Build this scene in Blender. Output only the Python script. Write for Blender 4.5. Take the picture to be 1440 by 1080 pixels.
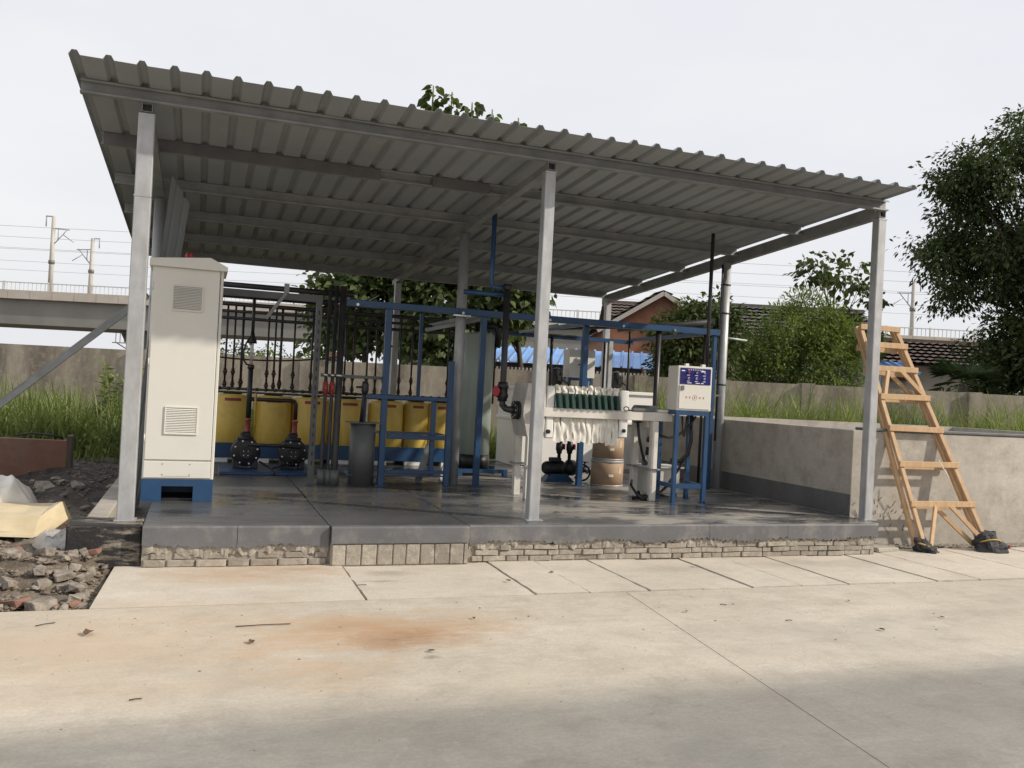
import bpy, math, random
import numpy as np
from mathutils import Vector, Matrix, Euler
rnd = random.Random(7); nr = np.random.default_rng(11)
PI = math.pi
S = bpy.context.scene
for o in list(bpy.data.objects): bpy.data.objects.remove(o)
COL = S.collection
# ------------------------------------------------------------------ camera
CAM = Vector((0.4627, -7.021, 1.3938)); YAW = 0.34235; PITCH = 0.0082; ROLL = 0.05118; FPX = 1231.46
fw = Vector((math.sin(YAW)*math.cos(PITCH), math.cos(YAW)*math.cos(PITCH), math.sin(PITCH)))
rt = Vector((math.cos(YAW), -math.sin(YAW), 0)); up = rt.cross(fw)
r2 = math.cos(ROLL)*rt + math.sin(ROLL)*up; u2 = -math.sin(ROLL)*rt + math.cos(ROLL)*up
cd = bpy.data.cameras.new('camera'); cam = bpy.data.objects.new('camera', cd); COL.objects.link(cam)
m = Matrix((r2, u2, -fw)).transposed().to_4x4(); m.translation = CAM; cam.matrix_world = m
cd.sensor_width = 36; cd.sensor_fit = 'HORIZONTAL'; cd.lens = FPX/1440*36; cd.clip_end = 1500; cd.clip_start = 0.05
S.camera = cam
# ------------------------------------------------------------------ sky and sun
SUN_E = math.radians(32); SUN_AZ = math.radians(59)      # azimuth: from the shed front (-y) towards +x
sdir = Vector((math.sin(SUN_AZ)*math.cos(SUN_E), -math.cos(SUN_AZ)*math.cos(SUN_E), math.sin(SUN_E)))
w = bpy.data.worlds.new('World'); S.world = w; w.use_nodes = True
nt = w.node_tree; nt.nodes.clear()
sky = nt.nodes.new('ShaderNodeTexSky'); sky.sky_type = 'NISHITA'; sky.sun_disc = False
sky.sun_elevation = SUN_E; sky.sun_rotation = math.atan2(sdir.x, sdir.y); sky.dust_density = 6; sky.air_density = 1.2; sky.ozone_density = 1.0
mul = nt.nodes.new('ShaderNodeMixRGB'); mul.blend_type = 'MIX'; mul.inputs[0].default_value = 0.86
tcw = nt.nodes.new('ShaderNodeTexCoord'); mpw = nt.nodes.new('ShaderNodeMapping'); mpw.inputs['Scale'].default_value = (1.2, 1.2, 3.2)
nzw = nt.nodes.new('ShaderNodeTexNoise'); nzw.inputs['Scale'].default_value = 1.6; nzw.inputs['Detail'].default_value = 5
crw = nt.nodes.new('ShaderNodeValToRGB'); crw.color_ramp.elements[0].position = .32; crw.color_ramp.elements[1].position = .68   # thin white cloud all over the sky
crw.color_ramp.elements[0].color = (7.7, 7.85, 8.35, 1); crw.color_ramp.elements[1].color = (8.7, 8.7, 8.8, 1)
nt.links.new(tcw.outputs['Generated'], mpw.inputs[0]); nt.links.new(mpw.outputs[0], nzw.inputs['Vector']); nt.links.new(nzw.outputs['Fac'], crw.inputs[0]); nt.links.new(crw.outputs[0], mul.inputs[2])
bg = nt.nodes.new('ShaderNodeBackground'); bg.inputs[1].default_value = 0.1
wo = nt.nodes.new('ShaderNodeOutputWorld')
nt.links.new(sky.outputs[0], mul.inputs[1]); nt.links.new(mul.outputs[0], bg.inputs[0]); nt.links.new(bg.outputs[0], wo.inputs[0])
sl = bpy.data.lights.new('sun', 'SUN'); so = bpy.data.objects.new('sun', sl); COL.objects.link(so)
sl.energy = 3.5; sl.angle = math.radians(1.1); sl.color = (1.0, 0.91, 0.79)
so.location = (10, -10, 20); so.rotation_euler = (-sdir).to_track_quat('-Z', 'Y').to_euler()
S.view_settings.view_transform = 'Standard'; S.view_settings.look = 'None'; S.view_settings.exposure = 0.2; S.view_settings.gamma = 1
S.view_settings.use_curve_mapping = False
S.render.engine = 'CYCLES'

# ------------------------------------------------------------------ materials
def N(nt, t, **k):
    n = nt.nodes.new(t)
    for a, v in k.items(): setattr(n, a, v)
    return n
def base(name):
    m = bpy.data.materials.new(name); m.use_nodes = True; t = m.node_tree
    return m, t, t.nodes['Principled BSDF'], t.links
def c4(c): return (c[0], c[1], c[2], 1)
def noise(t, pos, scale, detail=5, rough=.6, stretch=None, off=0):
    n = N(t, 'ShaderNodeTexNoise'); n.inputs['Scale'].default_value = scale; n.inputs['Detail'].default_value = detail; n.inputs['Roughness'].default_value = rough
    mp = N(t, 'ShaderNodeMapping'); mp.inputs['Location'].default_value = (off*3.7, off*1.9, off)
    if stretch: mp.inputs['Scale'].default_value = stretch
    t.links.new(pos, mp.inputs[0]); t.links.new(mp.outputs[0], n.inputs['Vector'])
    return n.outputs['Fac']
def ramp(t, fac, a, b, ca=(0,0,0), cb=(1,1,1)):
    r = N(t, 'ShaderNodeValToRGB'); r.color_ramp.elements[0].position = a; r.color_ramp.elements[1].position = b
    r.color_ramp.elements[0].color = c4(ca); r.color_ramp.elements[1].color = c4(cb)
    t.links.new(fac, r.inputs[0]); return r.outputs[0]
def mix(t, fac, a, b, mode='MIX'):
    x = N(t, 'ShaderNodeMixRGB', blend_type=mode)
    for i, v in ((0, fac), (1, a), (2, b)):
        if isinstance(v, (int, float)): x.inputs[i].default_value = v
        elif isinstance(v, tuple): x.inputs[i].default_value = c4(v)
        else: t.links.new(v, x.inputs[i])
    return x.outputs[0]
def math_(t, op, a, b=None):
    x = N(t, 'ShaderNodeMath', operation=op)
    for i, v in ((0, a), (1, b)):
        if v is None: continue
        if isinstance(v, (int, float)): x.inputs[i].default_value = v
        else: t.links.new(v, x.inputs[i])
    return x.outputs[0]
def wpos(t): return N(t, 'ShaderNodeNewGeometry').outputs['Position']
def setbump(t, p, h, strength, dist=.01):
    b = N(t, 'ShaderNodeBump'); b.inputs['Strength'].default_value = strength; b.inputs['Distance'].default_value = dist
    t.links.new(h, b.inputs['Height']); t.links.new(b.outputs[0], p.inputs['Normal'])
def mat(name, col, col2=None, scale=6, rough=.6, metal=0, bump=0, bscale=80, spec=.5, lo=.35, hi=.65, rvar=.12, stretch=None, dirt=None, dscale=1.5, damt=.5):
    m, t, p, L = base(name); pos = wpos(t)
    col2 = col2 or tuple(c*.8 for c in col)
    c = mix(t, ramp(t, noise(t, pos, scale, stretch=stretch), lo, hi), col2, col)
    if dirt:
        d = ramp(t, noise(t, pos, dscale, 8, .7, off=5), .5, .72)
        c = mix(t, math_(t, 'MULTIPLY', d, damt), c, dirt)
    L.new(c, p.inputs['Base Color'])
    rr = math_(t, 'MULTIPLY_ADD', noise(t, pos, scale*2.3, off=2), rvar*2); rr.node.inputs[2].default_value = rough-rvar
    L.new(rr, p.inputs['Roughness'])
    p.inputs['Metallic'].default_value = metal; p.inputs['Specular IOR Level'].default_value = spec
    if bump: setbump(t, p, noise(t, pos, bscale, 4, off=3), bump)
    return m
def leafmat(name, ca, cb, cc=None, trans=.3, rough=.62, spec=.15):
    m, t, p, L = base(name)
    g = N(t, 'ShaderNodeNewGeometry'); r = N(t, 'ShaderNodeValToRGB')
    e = r.color_ramp.elements; e[0].color = c4(ca); e[1].color = c4(cb)
    if cc: x = r.color_ramp.elements.new(.93); e[1 if e[1].position < .99 else 1].color = c4(cb); e[-1].color = c4(cc)
    L.new(g.outputs['Random Per Island'], r.inputs[0])
    big = ramp(t, noise(t, g.outputs['Position'], 1.1, 3), .35, .7, (.62,.66,.6), (1.15,1.15,1.0))
    c = mix(t, 1, r.outputs[0], big, 'MULTIPLY')
    L.new(c, p.inputs['Base Color']); p.inputs['Roughness'].default_value = rough; p.inputs['Specular IOR Level'].default_value = spec
    tr = N(t, 'ShaderNodeBsdfTranslucent'); L.new(mix(t, 1, c, (1.2,1.3,.6), 'MULTIPLY'), tr.inputs[0])
    mx = N(t, 'ShaderNodeMixShader'); mx.inputs[0].default_value = trans
    L.new(p.outputs[0], mx.inputs[1]); L.new(tr.outputs[0], mx.inputs[2]); L.new(mx.outputs[0], t.nodes['Material Output'].inputs[0])
    return m
M = {}
M['galv'] = mat('galvanised_steel', (.45,.46,.47), (.34,.35,.36), 14, .5, .35, .05, 60, stretch=(1,1,.35), dirt=(.30,.28,.25), dscale=2.5, damt=.35)
M['galv_dark'] = mat('weathered_purlin', (.30,.31,.31), (.22,.23,.23), 5, .55, .35, .03, 60)
M['splice'] = mat('dark_primer', (.13,.13,.135), (.095,.095,.10), 5, .6, .1)
M['sheet'] = mat('roof_sheet_paint', (.30,.322,.335), (.262,.282,.293), 1.2, .5, .0, .0, 40, dirt=(.21,.216,.216), dscale=1.0, damt=.35)
M['black'] = mat('black_plastic', (.018,.018,.02), (.012,.012,.013), 8, .45, 0, 0)
M['blackpipe'] = mat('dark_pvc', (.030,.028,.032), (.018,.017,.02), 5, .42, 0, 0, dirt=(.10,.09,.08), dscale=3, damt=.3)
M['brownpipe'] = mat('brown_pvc', (.045,.020,.018), (.03,.014,.013), 5, .45)
M['red'] = mat('red_plastic', (.45,.03,.035), (.3,.02,.025), 6, .4)
M['dullred'] = mat('dull_red', (.30,.05,.045), (.21,.038,.033), 6, .5)
M['blue'] = mat('blue_steel_paint', (.020,.070,.165), (.015,.055,.135), 4, .38, 0, .03, 50, dirt=(.06,.07,.08), dscale=3, damt=.4)
M['bright_blue'] = mat('bright_blue_paint', (.03,.17,.42), (.025,.14,.36), 4, .4)
M['cabinet'] = mat('cabinet_enamel', (.69,.675,.62), (.66,.645,.59), 1.5, .42, 0, .012, 30, dirt=(.50,.475,.41), dscale=2.2, damt=.25)
M['cabinet_gap'] = mat('seam_shadow_gap', (.08,.075,.07), None, 5, .7)
M['grey_steel'] = mat('grey_steel_paint', (.16,.165,.165), (.12,.122,.122), 5, .45, .2, .03, dirt=(.2,.19,.17), damt=.4)
M['head_paint'] = mat('grey_beige_paint', (.50,.48,.44), (.40,.385,.35), 5, .45, 0, .05, dirt=(.18,.16,.14), dscale=4, damt=.5)
M['press_paint'] = mat('cream_paint', (.70,.67,.61), (.62,.59,.53), 4, .45, 0, .03, 50, dirt=(.30,.26,.21), dscale=4, damt=.5)
M['white_pp'] = mat('white_polypropylene', (.83,.82,.79), (.77,.76,.73), 2, .4, 0, .02, 20, dirt=(.55,.50,.44), dscale=2, damt=.35)
M['cloth'] = mat('white_filter_cloth', (.76,.73,.66), (.60,.57,.50), 9, .85, 0, .3, 40)
M['green'] = mat('dark_green_handle', (.022,.075,.06), (.016,.05,.042), 6, .4)
M['pipe_grey'] = mat('grey_pvc', (.11,.115,.115), (.085,.088,.09), 3, .45, dirt=(.18,.17,.16), damt=.35)
M['frp'] = mat('pale_green_frp', (.36,.42,.37), (.30,.355,.31), 2.5, .4, stretch=(4,4,.6))
def yellowmat():
    m, t, p, L = base('yellow_polyethylene'); pos = wpos(t)
    c = mix(t, ramp(t, noise(t, pos, 2.2, 5, stretch=(3,3,.7)), .3, .7), (.60,.405,.070), (.76,.55,.13))
    c = mix(t, math_(t, 'MULTIPLY', ramp(t, noise(t, pos, 6, 7, off=4), .52, .7), .4), c, (.40,.28,.10))
    L.new(c, p.inputs['Base Color']); p.inputs['Roughness'].default_value = .42
    p.inputs['Subsurface Weight'].default_value = .15; p.inputs['Subsurface Radius'].default_value = (.05,.03,.01)
    return m
M['yellow'] = yellowmat()
M['cardboard'] = mat('fibre_drum_board', (.40,.28,.18), (.34,.235,.15), 4, .65, 0, .05, 40, stretch=(1,1,3))
M['wood'] = mat('raw_timber', (.53,.36,.205), (.43,.28,.155), 9, .7, 0, .15, 60, stretch=(3,3,.5), dirt=(.36,.24,.14), dscale=5, damt=.5)
M['rust_ply'] = mat('brown_board', (.23,.115,.075), (.17,.085,.058), 3, .7, 0, .1, 50, dirt=(.30,.22,.17), damt=.4)
M['sack_white'] = mat('white_woven_sack', (.78,.75,.70), (.66,.62,.56), 5, .8, 0, .25, 120)
M['sack_yellow'] = mat('yellow_paper_sack', (.62,.53,.36), (.52,.43,.27), 3, .75, 0, .1, 40)
M['film'] = mat('cloudy_plastic_film', (.52,.49,.47), (.40,.38,.37), 6, .3)
def filmmat():
    m, t, p, L = base('cloudy_plastic_film'); pos = wpos(t)
    L.new(mix(t, ramp(t, noise(t, pos, 7, 5), .35, .65), (.42,.40,.38), (.62,.60,.57)), p.inputs['Base Color']); p.inputs['Roughness'].default_value = .3
    tr = N(t, 'ShaderNodeBsdfTransparent'); mx = N(t, 'ShaderNodeMixShader'); mx.inputs[0].default_value = .42
    L.new(p.outputs[0], mx.inputs[1]); L.new(tr.outputs[0], mx.inputs[2]); L.new(mx.outputs[0], t.nodes['Material Output'].inputs[0]); return m
M['film'] = filmmat()
M['ragbag'] = mat('dark_rag', (.045,.045,.05), (.025,.025,.028), 8, .8, 0, .4, 40)
M['rope'] = mat('yellow_tape', (.55,.36,.06), None, 9, .6)
M['panel_blue'] = mat('panel_blue_print', (.012,.014,.15), None, 3, .35)
M['white_print'] = mat('white_print', (.75,.75,.78), None, 3, .5)
M['red_print'] = mat('red_print', (.55,.12,.09), None, 3, .5)
M['chrome'] = mat('bright_metal', (.6,.6,.6), None, 3, .25, .9)
M['bark'] = mat('bark', (.10,.08,.06), (.05,.042,.033), 12, .9, 0, .5, 40, stretch=(1,1,.3))
M['stem_green'] = mat('green_stem', (.14,.17,.06), None, 6, .6)
M['tile_grey'] = mat('grey_clay_tile', (.13,.125,.12), (.085,.08,.078), 6, .8, 0, .2, 30)
M['tile_brown'] = mat('brown_clay_tile', (.135,.10,.086), (.09,.068,.06), 6, .8, 0, .2, 30)
M['brick_orange'] = mat('orange_brick_wall', (.32,.145,.085), (.24,.11,.068), 3, .85, 0, .2, 25, dirt=(.20,.15,.12), damt=.6)
M['plaster'] = mat('pale_plaster', (.48,.46,.42), (.40,.38,.345), 2, .85, 0, .1, 30)
M['blue_sheet'] = mat('blue_roof_sheet', (.16,.34,.66), (.13,.28,.58), 1.5, .45, 0, .0, dirt=(.36,.45,.58), dscale=3, damt=.4)
M['viaduct'] = mat('viaduct_concrete', (.235,.24,.215), (.185,.19,.17), .22, .85, 0, 0, dirt=(.20,.20,.185), dscale=.3, damt=.5)
M['parapet'] = mat('parapet_panel', (.50,.46,.40), (.43,.39,.34), .8, .85, 0, 0)
M['pale_metal'] = mat('pale_painted_metal', (.52,.52,.50), None, 1, .6)
M['mast'] = mat('catenary_mast_concrete', (.46,.44,.40), (.38,.36,.33), .6, .7)
M['wire'] = mat('grey_wire', (.33,.33,.35), None, 1, .5)
M['window'] = mat('window_glass_dark', (.03,.035,.04), None, 2, .15)
M['leaf_dead'] = mat('dead_leaf', (.13,.075,.04), (.08,.045,.025), 30, .8)
M['stick'] = mat('twig_brown', (.085,.065,.05), None, 20, .8)
M['rubble'] = mat('rubble_concrete', (.34,.30,.25), (.17,.145,.12), 14, .92, 0, .8, 50, dirt=(.12,.095,.075), dscale=8, damt=.8)
M['rubble_brick'] = mat('rubble_brick', (.27,.14,.095), (.19,.105,.08), 9, .9, 0, .4, 60, dirt=(.22,.18,.15), dscale=6, damt=.7)
M['grass'] = leafmat('grass_blades', (.150,.190,.072), (.27,.31,.140), (.42,.38,.20), .32)
M['leaf_paul'] = leafmat('paulownia_leaves', (.058,.082,.036), (.118,.148,.066), None, .3)
M['leaf_lime'] = leafmat('lime_shrub_leaves', (.120,.165,.056), (.225,.275,.098), None, .3)
M['leaf_broad'] = leafmat('broad_leaves', (.052,.080,.028), (.098,.122,.048), (.20,.13,.06), .28)
M['leaf_dark'] = leafmat('dark_leaves', (.048,.070,.034), (.100,.130,.060), None, .25)
M['leaf_far'] = leafmat('far_leaves', (.10,.16,.045), (.20,.27,.085), None, .3)
M['palm'] = leafmat('palm_fronds', (.030,.055,.026), (.06,.09,.045), None, .15)

def concrete(name, ca, cb, stains=(), scale=.7, rough=.8, bump=.25, streak=None, dark=.5):
    m, t, p, L = base(name); pos = wpos(t)
    c = mix(t, ramp(t, noise(t, pos, scale, 9, .68), .34, .66), ca, cb)
    c = mix(t, math_(t, 'MULTIPLY', ramp(t, noise(t, pos, 4.5, 9, .7, off=1), .46, .72), dark), c, tuple(x*.60 for x in ca))
    c = mix(t, math_(t, 'MULTIPLY', ramp(t, noise(t, pos, 90, 3, .6, off=2), .58, .75), .35), c, tuple(x*.5 for x in ca))
    c = mix(t, math_(t, 'MULTIPLY', ramp(t, noise(t, pos, 2.0, 8, .72, stretch=(.25,1.4,1), off=7), .53, .72), .45), c, tuple(min(1, x*1.22) for x in cb))
    ds = N(t, 'ShaderNodeMixRGB', blend_type='ADD'); ds.inputs[0].default_value = .35; nz = N(t, 'ShaderNodeTexNoise'); nz.inputs['Scale'].default_value = 2.2; nz.inputs['Detail'].default_value = 7
    L.new(pos, nz.inputs['Vector']); L.new(pos, ds.inputs[1]); L.new(nz.outputs['Color'], ds.inputs[2])
    vo = N(t, 'ShaderNodeTexVoronoi', feature='DISTANCE_TO_EDGE'); vo.inputs['Scale'].default_value = .42; L.new(ds.outputs[0], vo.inputs['Vector'])
    ck = math_(t, 'MULTIPLY', ramp(t, vo.outputs['Distance'], .0012, .004, (1,1,1), (0,0,0)), ramp(t, noise(t, pos, .8, 4, off=12), .52, .60))
    c = mix(t, math_(t, 'MULTIPLY', ck, .12), c, tuple(x*.35 for x in ca))
    c = mix(t, math_(t, 'MULTIPLY', ramp(t, noise(t, pos, 11, 10, .8, stretch=(.45,1.6,1), off=14), .54, .66), .34), c, tuple(min(1, x*1.28) for x in cb))
    c = mix(t, math_(t, 'MULTIPLY', ramp(t, noise(t, pos, 6, 11, .8, stretch=(.5,1.5,1), off=17), .55, .70), .36), c, tuple(x*.66 for x in ca))
    c = mix(t, math_(t, 'MULTIPLY', ramp(t, noise(t, pos, 260, 2, .5, off=20), .60, .72), .4), c, tuple(x*.55 for x in ca))
    c = mix(t, ramp(t, noise(t, pos, 48, 5, .75, off=25), .38, .62, (.0,.0,.0), (.30,.30,.30)), c, tuple(x*.62 for x in ca))
    wob = noise(t, pos, 2.6, 12, .78, stretch=(.8,1.5,1), off=9)
    fine = ramp(t, noise(t, pos, 9, 12, .82, stretch=(.6,1.4,1), off=22), .34, .60, (.45,.45,.45), (1.2,1.2,1.2))
    for (x, y, rx, ry, col, amt) in stains:
        mp = N(t, 'ShaderNodeMapping'); mp.vector_type = 'TEXTURE'
        mp.inputs['Location'].default_value = (x, y, 0); mp.inputs['Scale'].default_value = (rx, ry, 50)
        L.new(pos, mp.inputs[0]); ln = N(t, 'ShaderNodeVectorMath', operation='LENGTH'); L.new(mp.outputs[0], ln.inputs[0])
        d = math_(t, 'ADD', ln.outputs['Value'], math_(t, 'MULTIPLY', math_(t, 'SUBTRACT', wob, .5), 2.6))
        f = ramp(t, d, -.1, 1.25, (1,1,1), (0,0,0))
        f = math_(t, 'MULTIPLY', f, fine)
        c = mix(t, math_(t, 'MULTIPLY', f, amt), c, col)
    L.new(c, p.inputs['Base Color'])
    L.new(ramp(t, noise(t, pos, 3, 5, off=6), .3, .7, (rough-.12,)*3, (rough+.1,)*3), p.inputs['Roughness'])
    h = math_(t, 'ADD', noise(t, pos, 140, 4, .6, off=3), math_(t, 'MULTIPLY', noise(t, pos, 9, 5, off=4), 2.0))
    setbump(t, p, h, bump, .004)
    return m
RUST = (.40,.22,.11)
ST = [(.8,-.55,.75,.36,(.44,.29,.17),.75),(1.25,-.42,.4,.22,RUST,.5),(1.45,-2.15,.95,.5,(.42,.25,.125),.9),(1.55,-2.3,.38,.26,(.26,.135,.065),.85),(1.25,-2.0,.3,.12,(.30,.18,.10),.5),(1.67,-2.63,.09,.05,(.06,.042,.03),.95),
      (1.05,-2.75,.5,.4,(.43,.30,.185),.6),(2.1,-1.9,.55,.3,(.42,.29,.18),.5),(.1,-2.1,1.8,1.1,(.52,.39,.26),.6),(2.5,-4.1,.5,.5,(.30,.28,.25),.5),(1.85,-4.2,.35,.3,(.22,.20,.18),.6),(2.0,-3.1,.25,.5,(.52,.46,.36),.5),
      (1.75,-.85,.16,.05,(.18,.15,.12),.7),(1.85,-.6,.22,.12,(.24,.2,.16),.6),(4.3,-.7,.8,.18,(.30,.26,.21),.45),(5.6,-.6,.9,.2,(.28,.24,.19),.5),(4.2,-2.6,1.2,.5,(.36,.33,.29),.4)]
M['road'] = concrete('road_concrete', (.45,.40,.325), (.60,.545,.455), ST, .55, .75, .22)
M['slab'] = concrete('cover_slab_concrete', (.52,.465,.385), (.63,.575,.49), ST, .9, .78, .25, dark=.35)
M['groove'] = mat('dirty_groove', (.10,.085,.068), (.06,.05,.04), 20, .95)
M['earth'] = concrete('earth', (.15,.115,.085), (.23,.19,.145), (), 1.2, .95, .8)
M['earth_crumb'] = mat('earth_crumb', (.26,.215,.165), (.10,.08,.062), 11, .9, 0, .5, 60, lo=.3, hi=.7)
def soilmat():
    m, t, p, L = base('rubble_soil'); pos = wpos(t); g = N(t, 'ShaderNodeSeparateXYZ'); L.new(pos, g.inputs[0])
    dry = mix(t, ramp(t, noise(t, pos, 6, 9, .7), .35, .65), (.115,.090,.068), (.29,.245,.19))
    wet = mix(t, ramp(t, noise(t, pos, 7, 9, .7, off=3), .40, .62), (.022,.017,.016), (.095,.075,.066))
    wet = mix(t, math_(t, 'MULTIPLY', ramp(t, noise(t, pos, 3.5, 8, .7, off=6), .55, .68), .6), wet, (.22,.18,.155))
    f = math_(t, 'ADD', math_(t, 'MULTIPLY', math_(t, 'SUBTRACT', g.outputs[1], 1.6), .5), math_(t, 'SUBTRACT', noise(t, pos, 1.5, 5, off=8), .5))
    L.new(mix(t, ramp(t, f, 0, .6), dry, wet), p.inputs['Base Color']); p.inputs['Roughness'].default_value = .85
    setbump(t, p, math_(t, 'ADD', noise(t, pos, 22, 8, .7), noise(t, pos, 70, 4, off=2)), .9, .03); return m
M['soil'] = soilmat()
M['gap_dark'] = mat('dark_gap_tone', (.075,.055,.048), (.035,.027,.024), 5, .55, 0, .9, 22, dirt=(.20,.165,.14), dscale=4, damt=.6)  # dark tone standing for the void beside the kerb
M['wallconc'] = concrete('tank_wall_render', (.40,.365,.315), (.50,.46,.405), [(7.0,.2,.35,.6,(.30,.285,.26),.5),(8.3,.2,.5,.5,(.36,.33,.29),.5)], 1.1, .85, .35, dark=.8)
M['wallgrey'] = mat('grey_floor_paint', (.115,.118,.125), (.085,.088,.094), 3, .45, 0, .05, dirt=(.20,.19,.175), dscale=3, damt=.4)
M['oldconc'] = concrete('old_concrete', (.33,.30,.26), (.43,.395,.34), (), 3, .9, .6, dark=.7)
M['brick'] = mat('grey_brick', (.31,.27,.22), (.17,.145,.12), 7, .9, 0, .5, 70, dirt=(.45,.42,.36), dscale=7, damt=.6)
def brickmat():
    m, t, p, L = base('grey_brick'); pos = wpos(t); oi = N(t, 'ShaderNodeObjectInfo')
    c = mix(t, oi.outputs['Random'], (.27,.235,.195), (.42,.375,.31))
    c = mix(t, math_(t, 'MULTIPLY', ramp(t, noise(t, pos, 18, 8, .7), .42, .6), .5), c, (.19,.165,.135))
    c = mix(t, math_(t, 'MULTIPLY', ramp(t, noise(t, pos, 9, 8, .7, off=4), .5, .65), .75), c, (.46,.43,.37))
    L.new(c, p.inputs['Base Color']); p.inputs['Roughness'].default_value = .92; setbump(t, p, noise(t, pos, 60, 6, .7), .7, .01); return m
M['brick'] = brickmat()
M['mortar'] = mat('rough_mortar', (.36,.325,.27), (.26,.23,.19), 14, .95, 0, .8, 50, dirt=(.45,.42,.37), dscale=9, damt=.6)
M['render_rag'] = mat('ragged_mortar_edge', (.44,.41,.35), (.28,.25,.21), 12, .95, 0, .8, 60)
M['paint_band'] = mat('painted_kerb_grey', (.135,.135,.142), (.105,.105,.11), 3, .5, 0, .25, 40, dirt=(.30,.285,.26), dscale=4, damt=.55)
def perimeter():
    m, t, p, L = base('perimeter_wall_render'); pos = wpos(t)
    c = mix(t, ramp(t, noise(t, pos, .5, 6), .3, .7), (.30,.255,.20), (.40,.35,.28))
    c = mix(t, math_(t, 'MULTIPLY', ramp(t, noise(t, pos, 1.6, 7, .7, stretch=(1,1,.22), off=3), .40, .62), .85), c, (.14,.118,.095))
    c = mix(t, math_(t, 'MULTIPLY', ramp(t, noise(t, pos, 8, 7, .7, off=5), .5, .7), .5), c, (.47,.43,.36))
    L.new(c, p.inputs['Base Color']); p.inputs['Roughness'].default_value = .92
    setbump(t, p, noise(t, pos, 25, 6), .4, .01); return m
M['perimeter'] = perimeter()
def wetfloor():
    m, t, p, L = base('wet_painted_floor'); pos = wpos(t)
    g = N(t, 'ShaderNodeSeparateXYZ'); L.new(pos, g.inputs[0])
    c = mix(t, ramp(t, noise(t, pos, 1.0, 6, .6), .3, .7), (.046,.048,.051), (.088,.090,.093))
    # pale patches, stronger towards the right-hand side
    right = ramp(t, math_(t, 'MULTIPLY', math_(t, 'SUBTRACT', g.outputs[0], 2.4), .6), 0, 1)
    pale_patch = ramp(t, noise(t, pos, 1.5, 9, .68, stretch=(.7,1.5,1), off=4), .47, .58)
    c = mix(t, math_(t, 'MULTIPLY', math_(t, 'MULTIPLY', pale_patch, right), .85), c, (.37,.34,.295))
    c = mix(t, math_(t, 'MULTIPLY', ramp(t, noise(t, pos, 3.2, 7, .7, stretch=(.3,1.6,1), off=8), .55, .68), .6), c, (.030,.031,.034))
    L.new(c, p.inputs['Base Color'])
    wet = ramp(t, noise(t, pos, .9, 6, .65, stretch=(.6,1.4,1), off=2), .40, .60, (.10,.10,.10), (.46,.46,.46))
    wet = mix(t, math_(t, 'MULTIPLY', pale_patch, .5), wet, (.5,.5,.5))
    L.new(wet, p.inputs['Roughness'])
    setbump(t, p, noise(t, pos, 30, 5, off=6), .12, .004); return m
M['floor'] = wetfloor()
def stained_block():
    m, t, p, L = base('black_stained_block'); pos = wpos(t)
    c = mix(t, ramp(t, noise(t, pos, 8, 6), .3, .7), (.20,.17,.13), (.36,.32,.26))
    c = mix(t, ramp(t, noise(t, pos, 5, 9, .72, stretch=(.5,1,2.2), off=3), .50, .62), (.020,.019,.020), c)
    L.new(c, p.inputs['Base Color']); p.inputs['Roughness'].default_value = .85
    setbump(t, p, noise(t, pos, 40, 6), .7, .01); return m
M['stainblock'] = stained_block()

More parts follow.
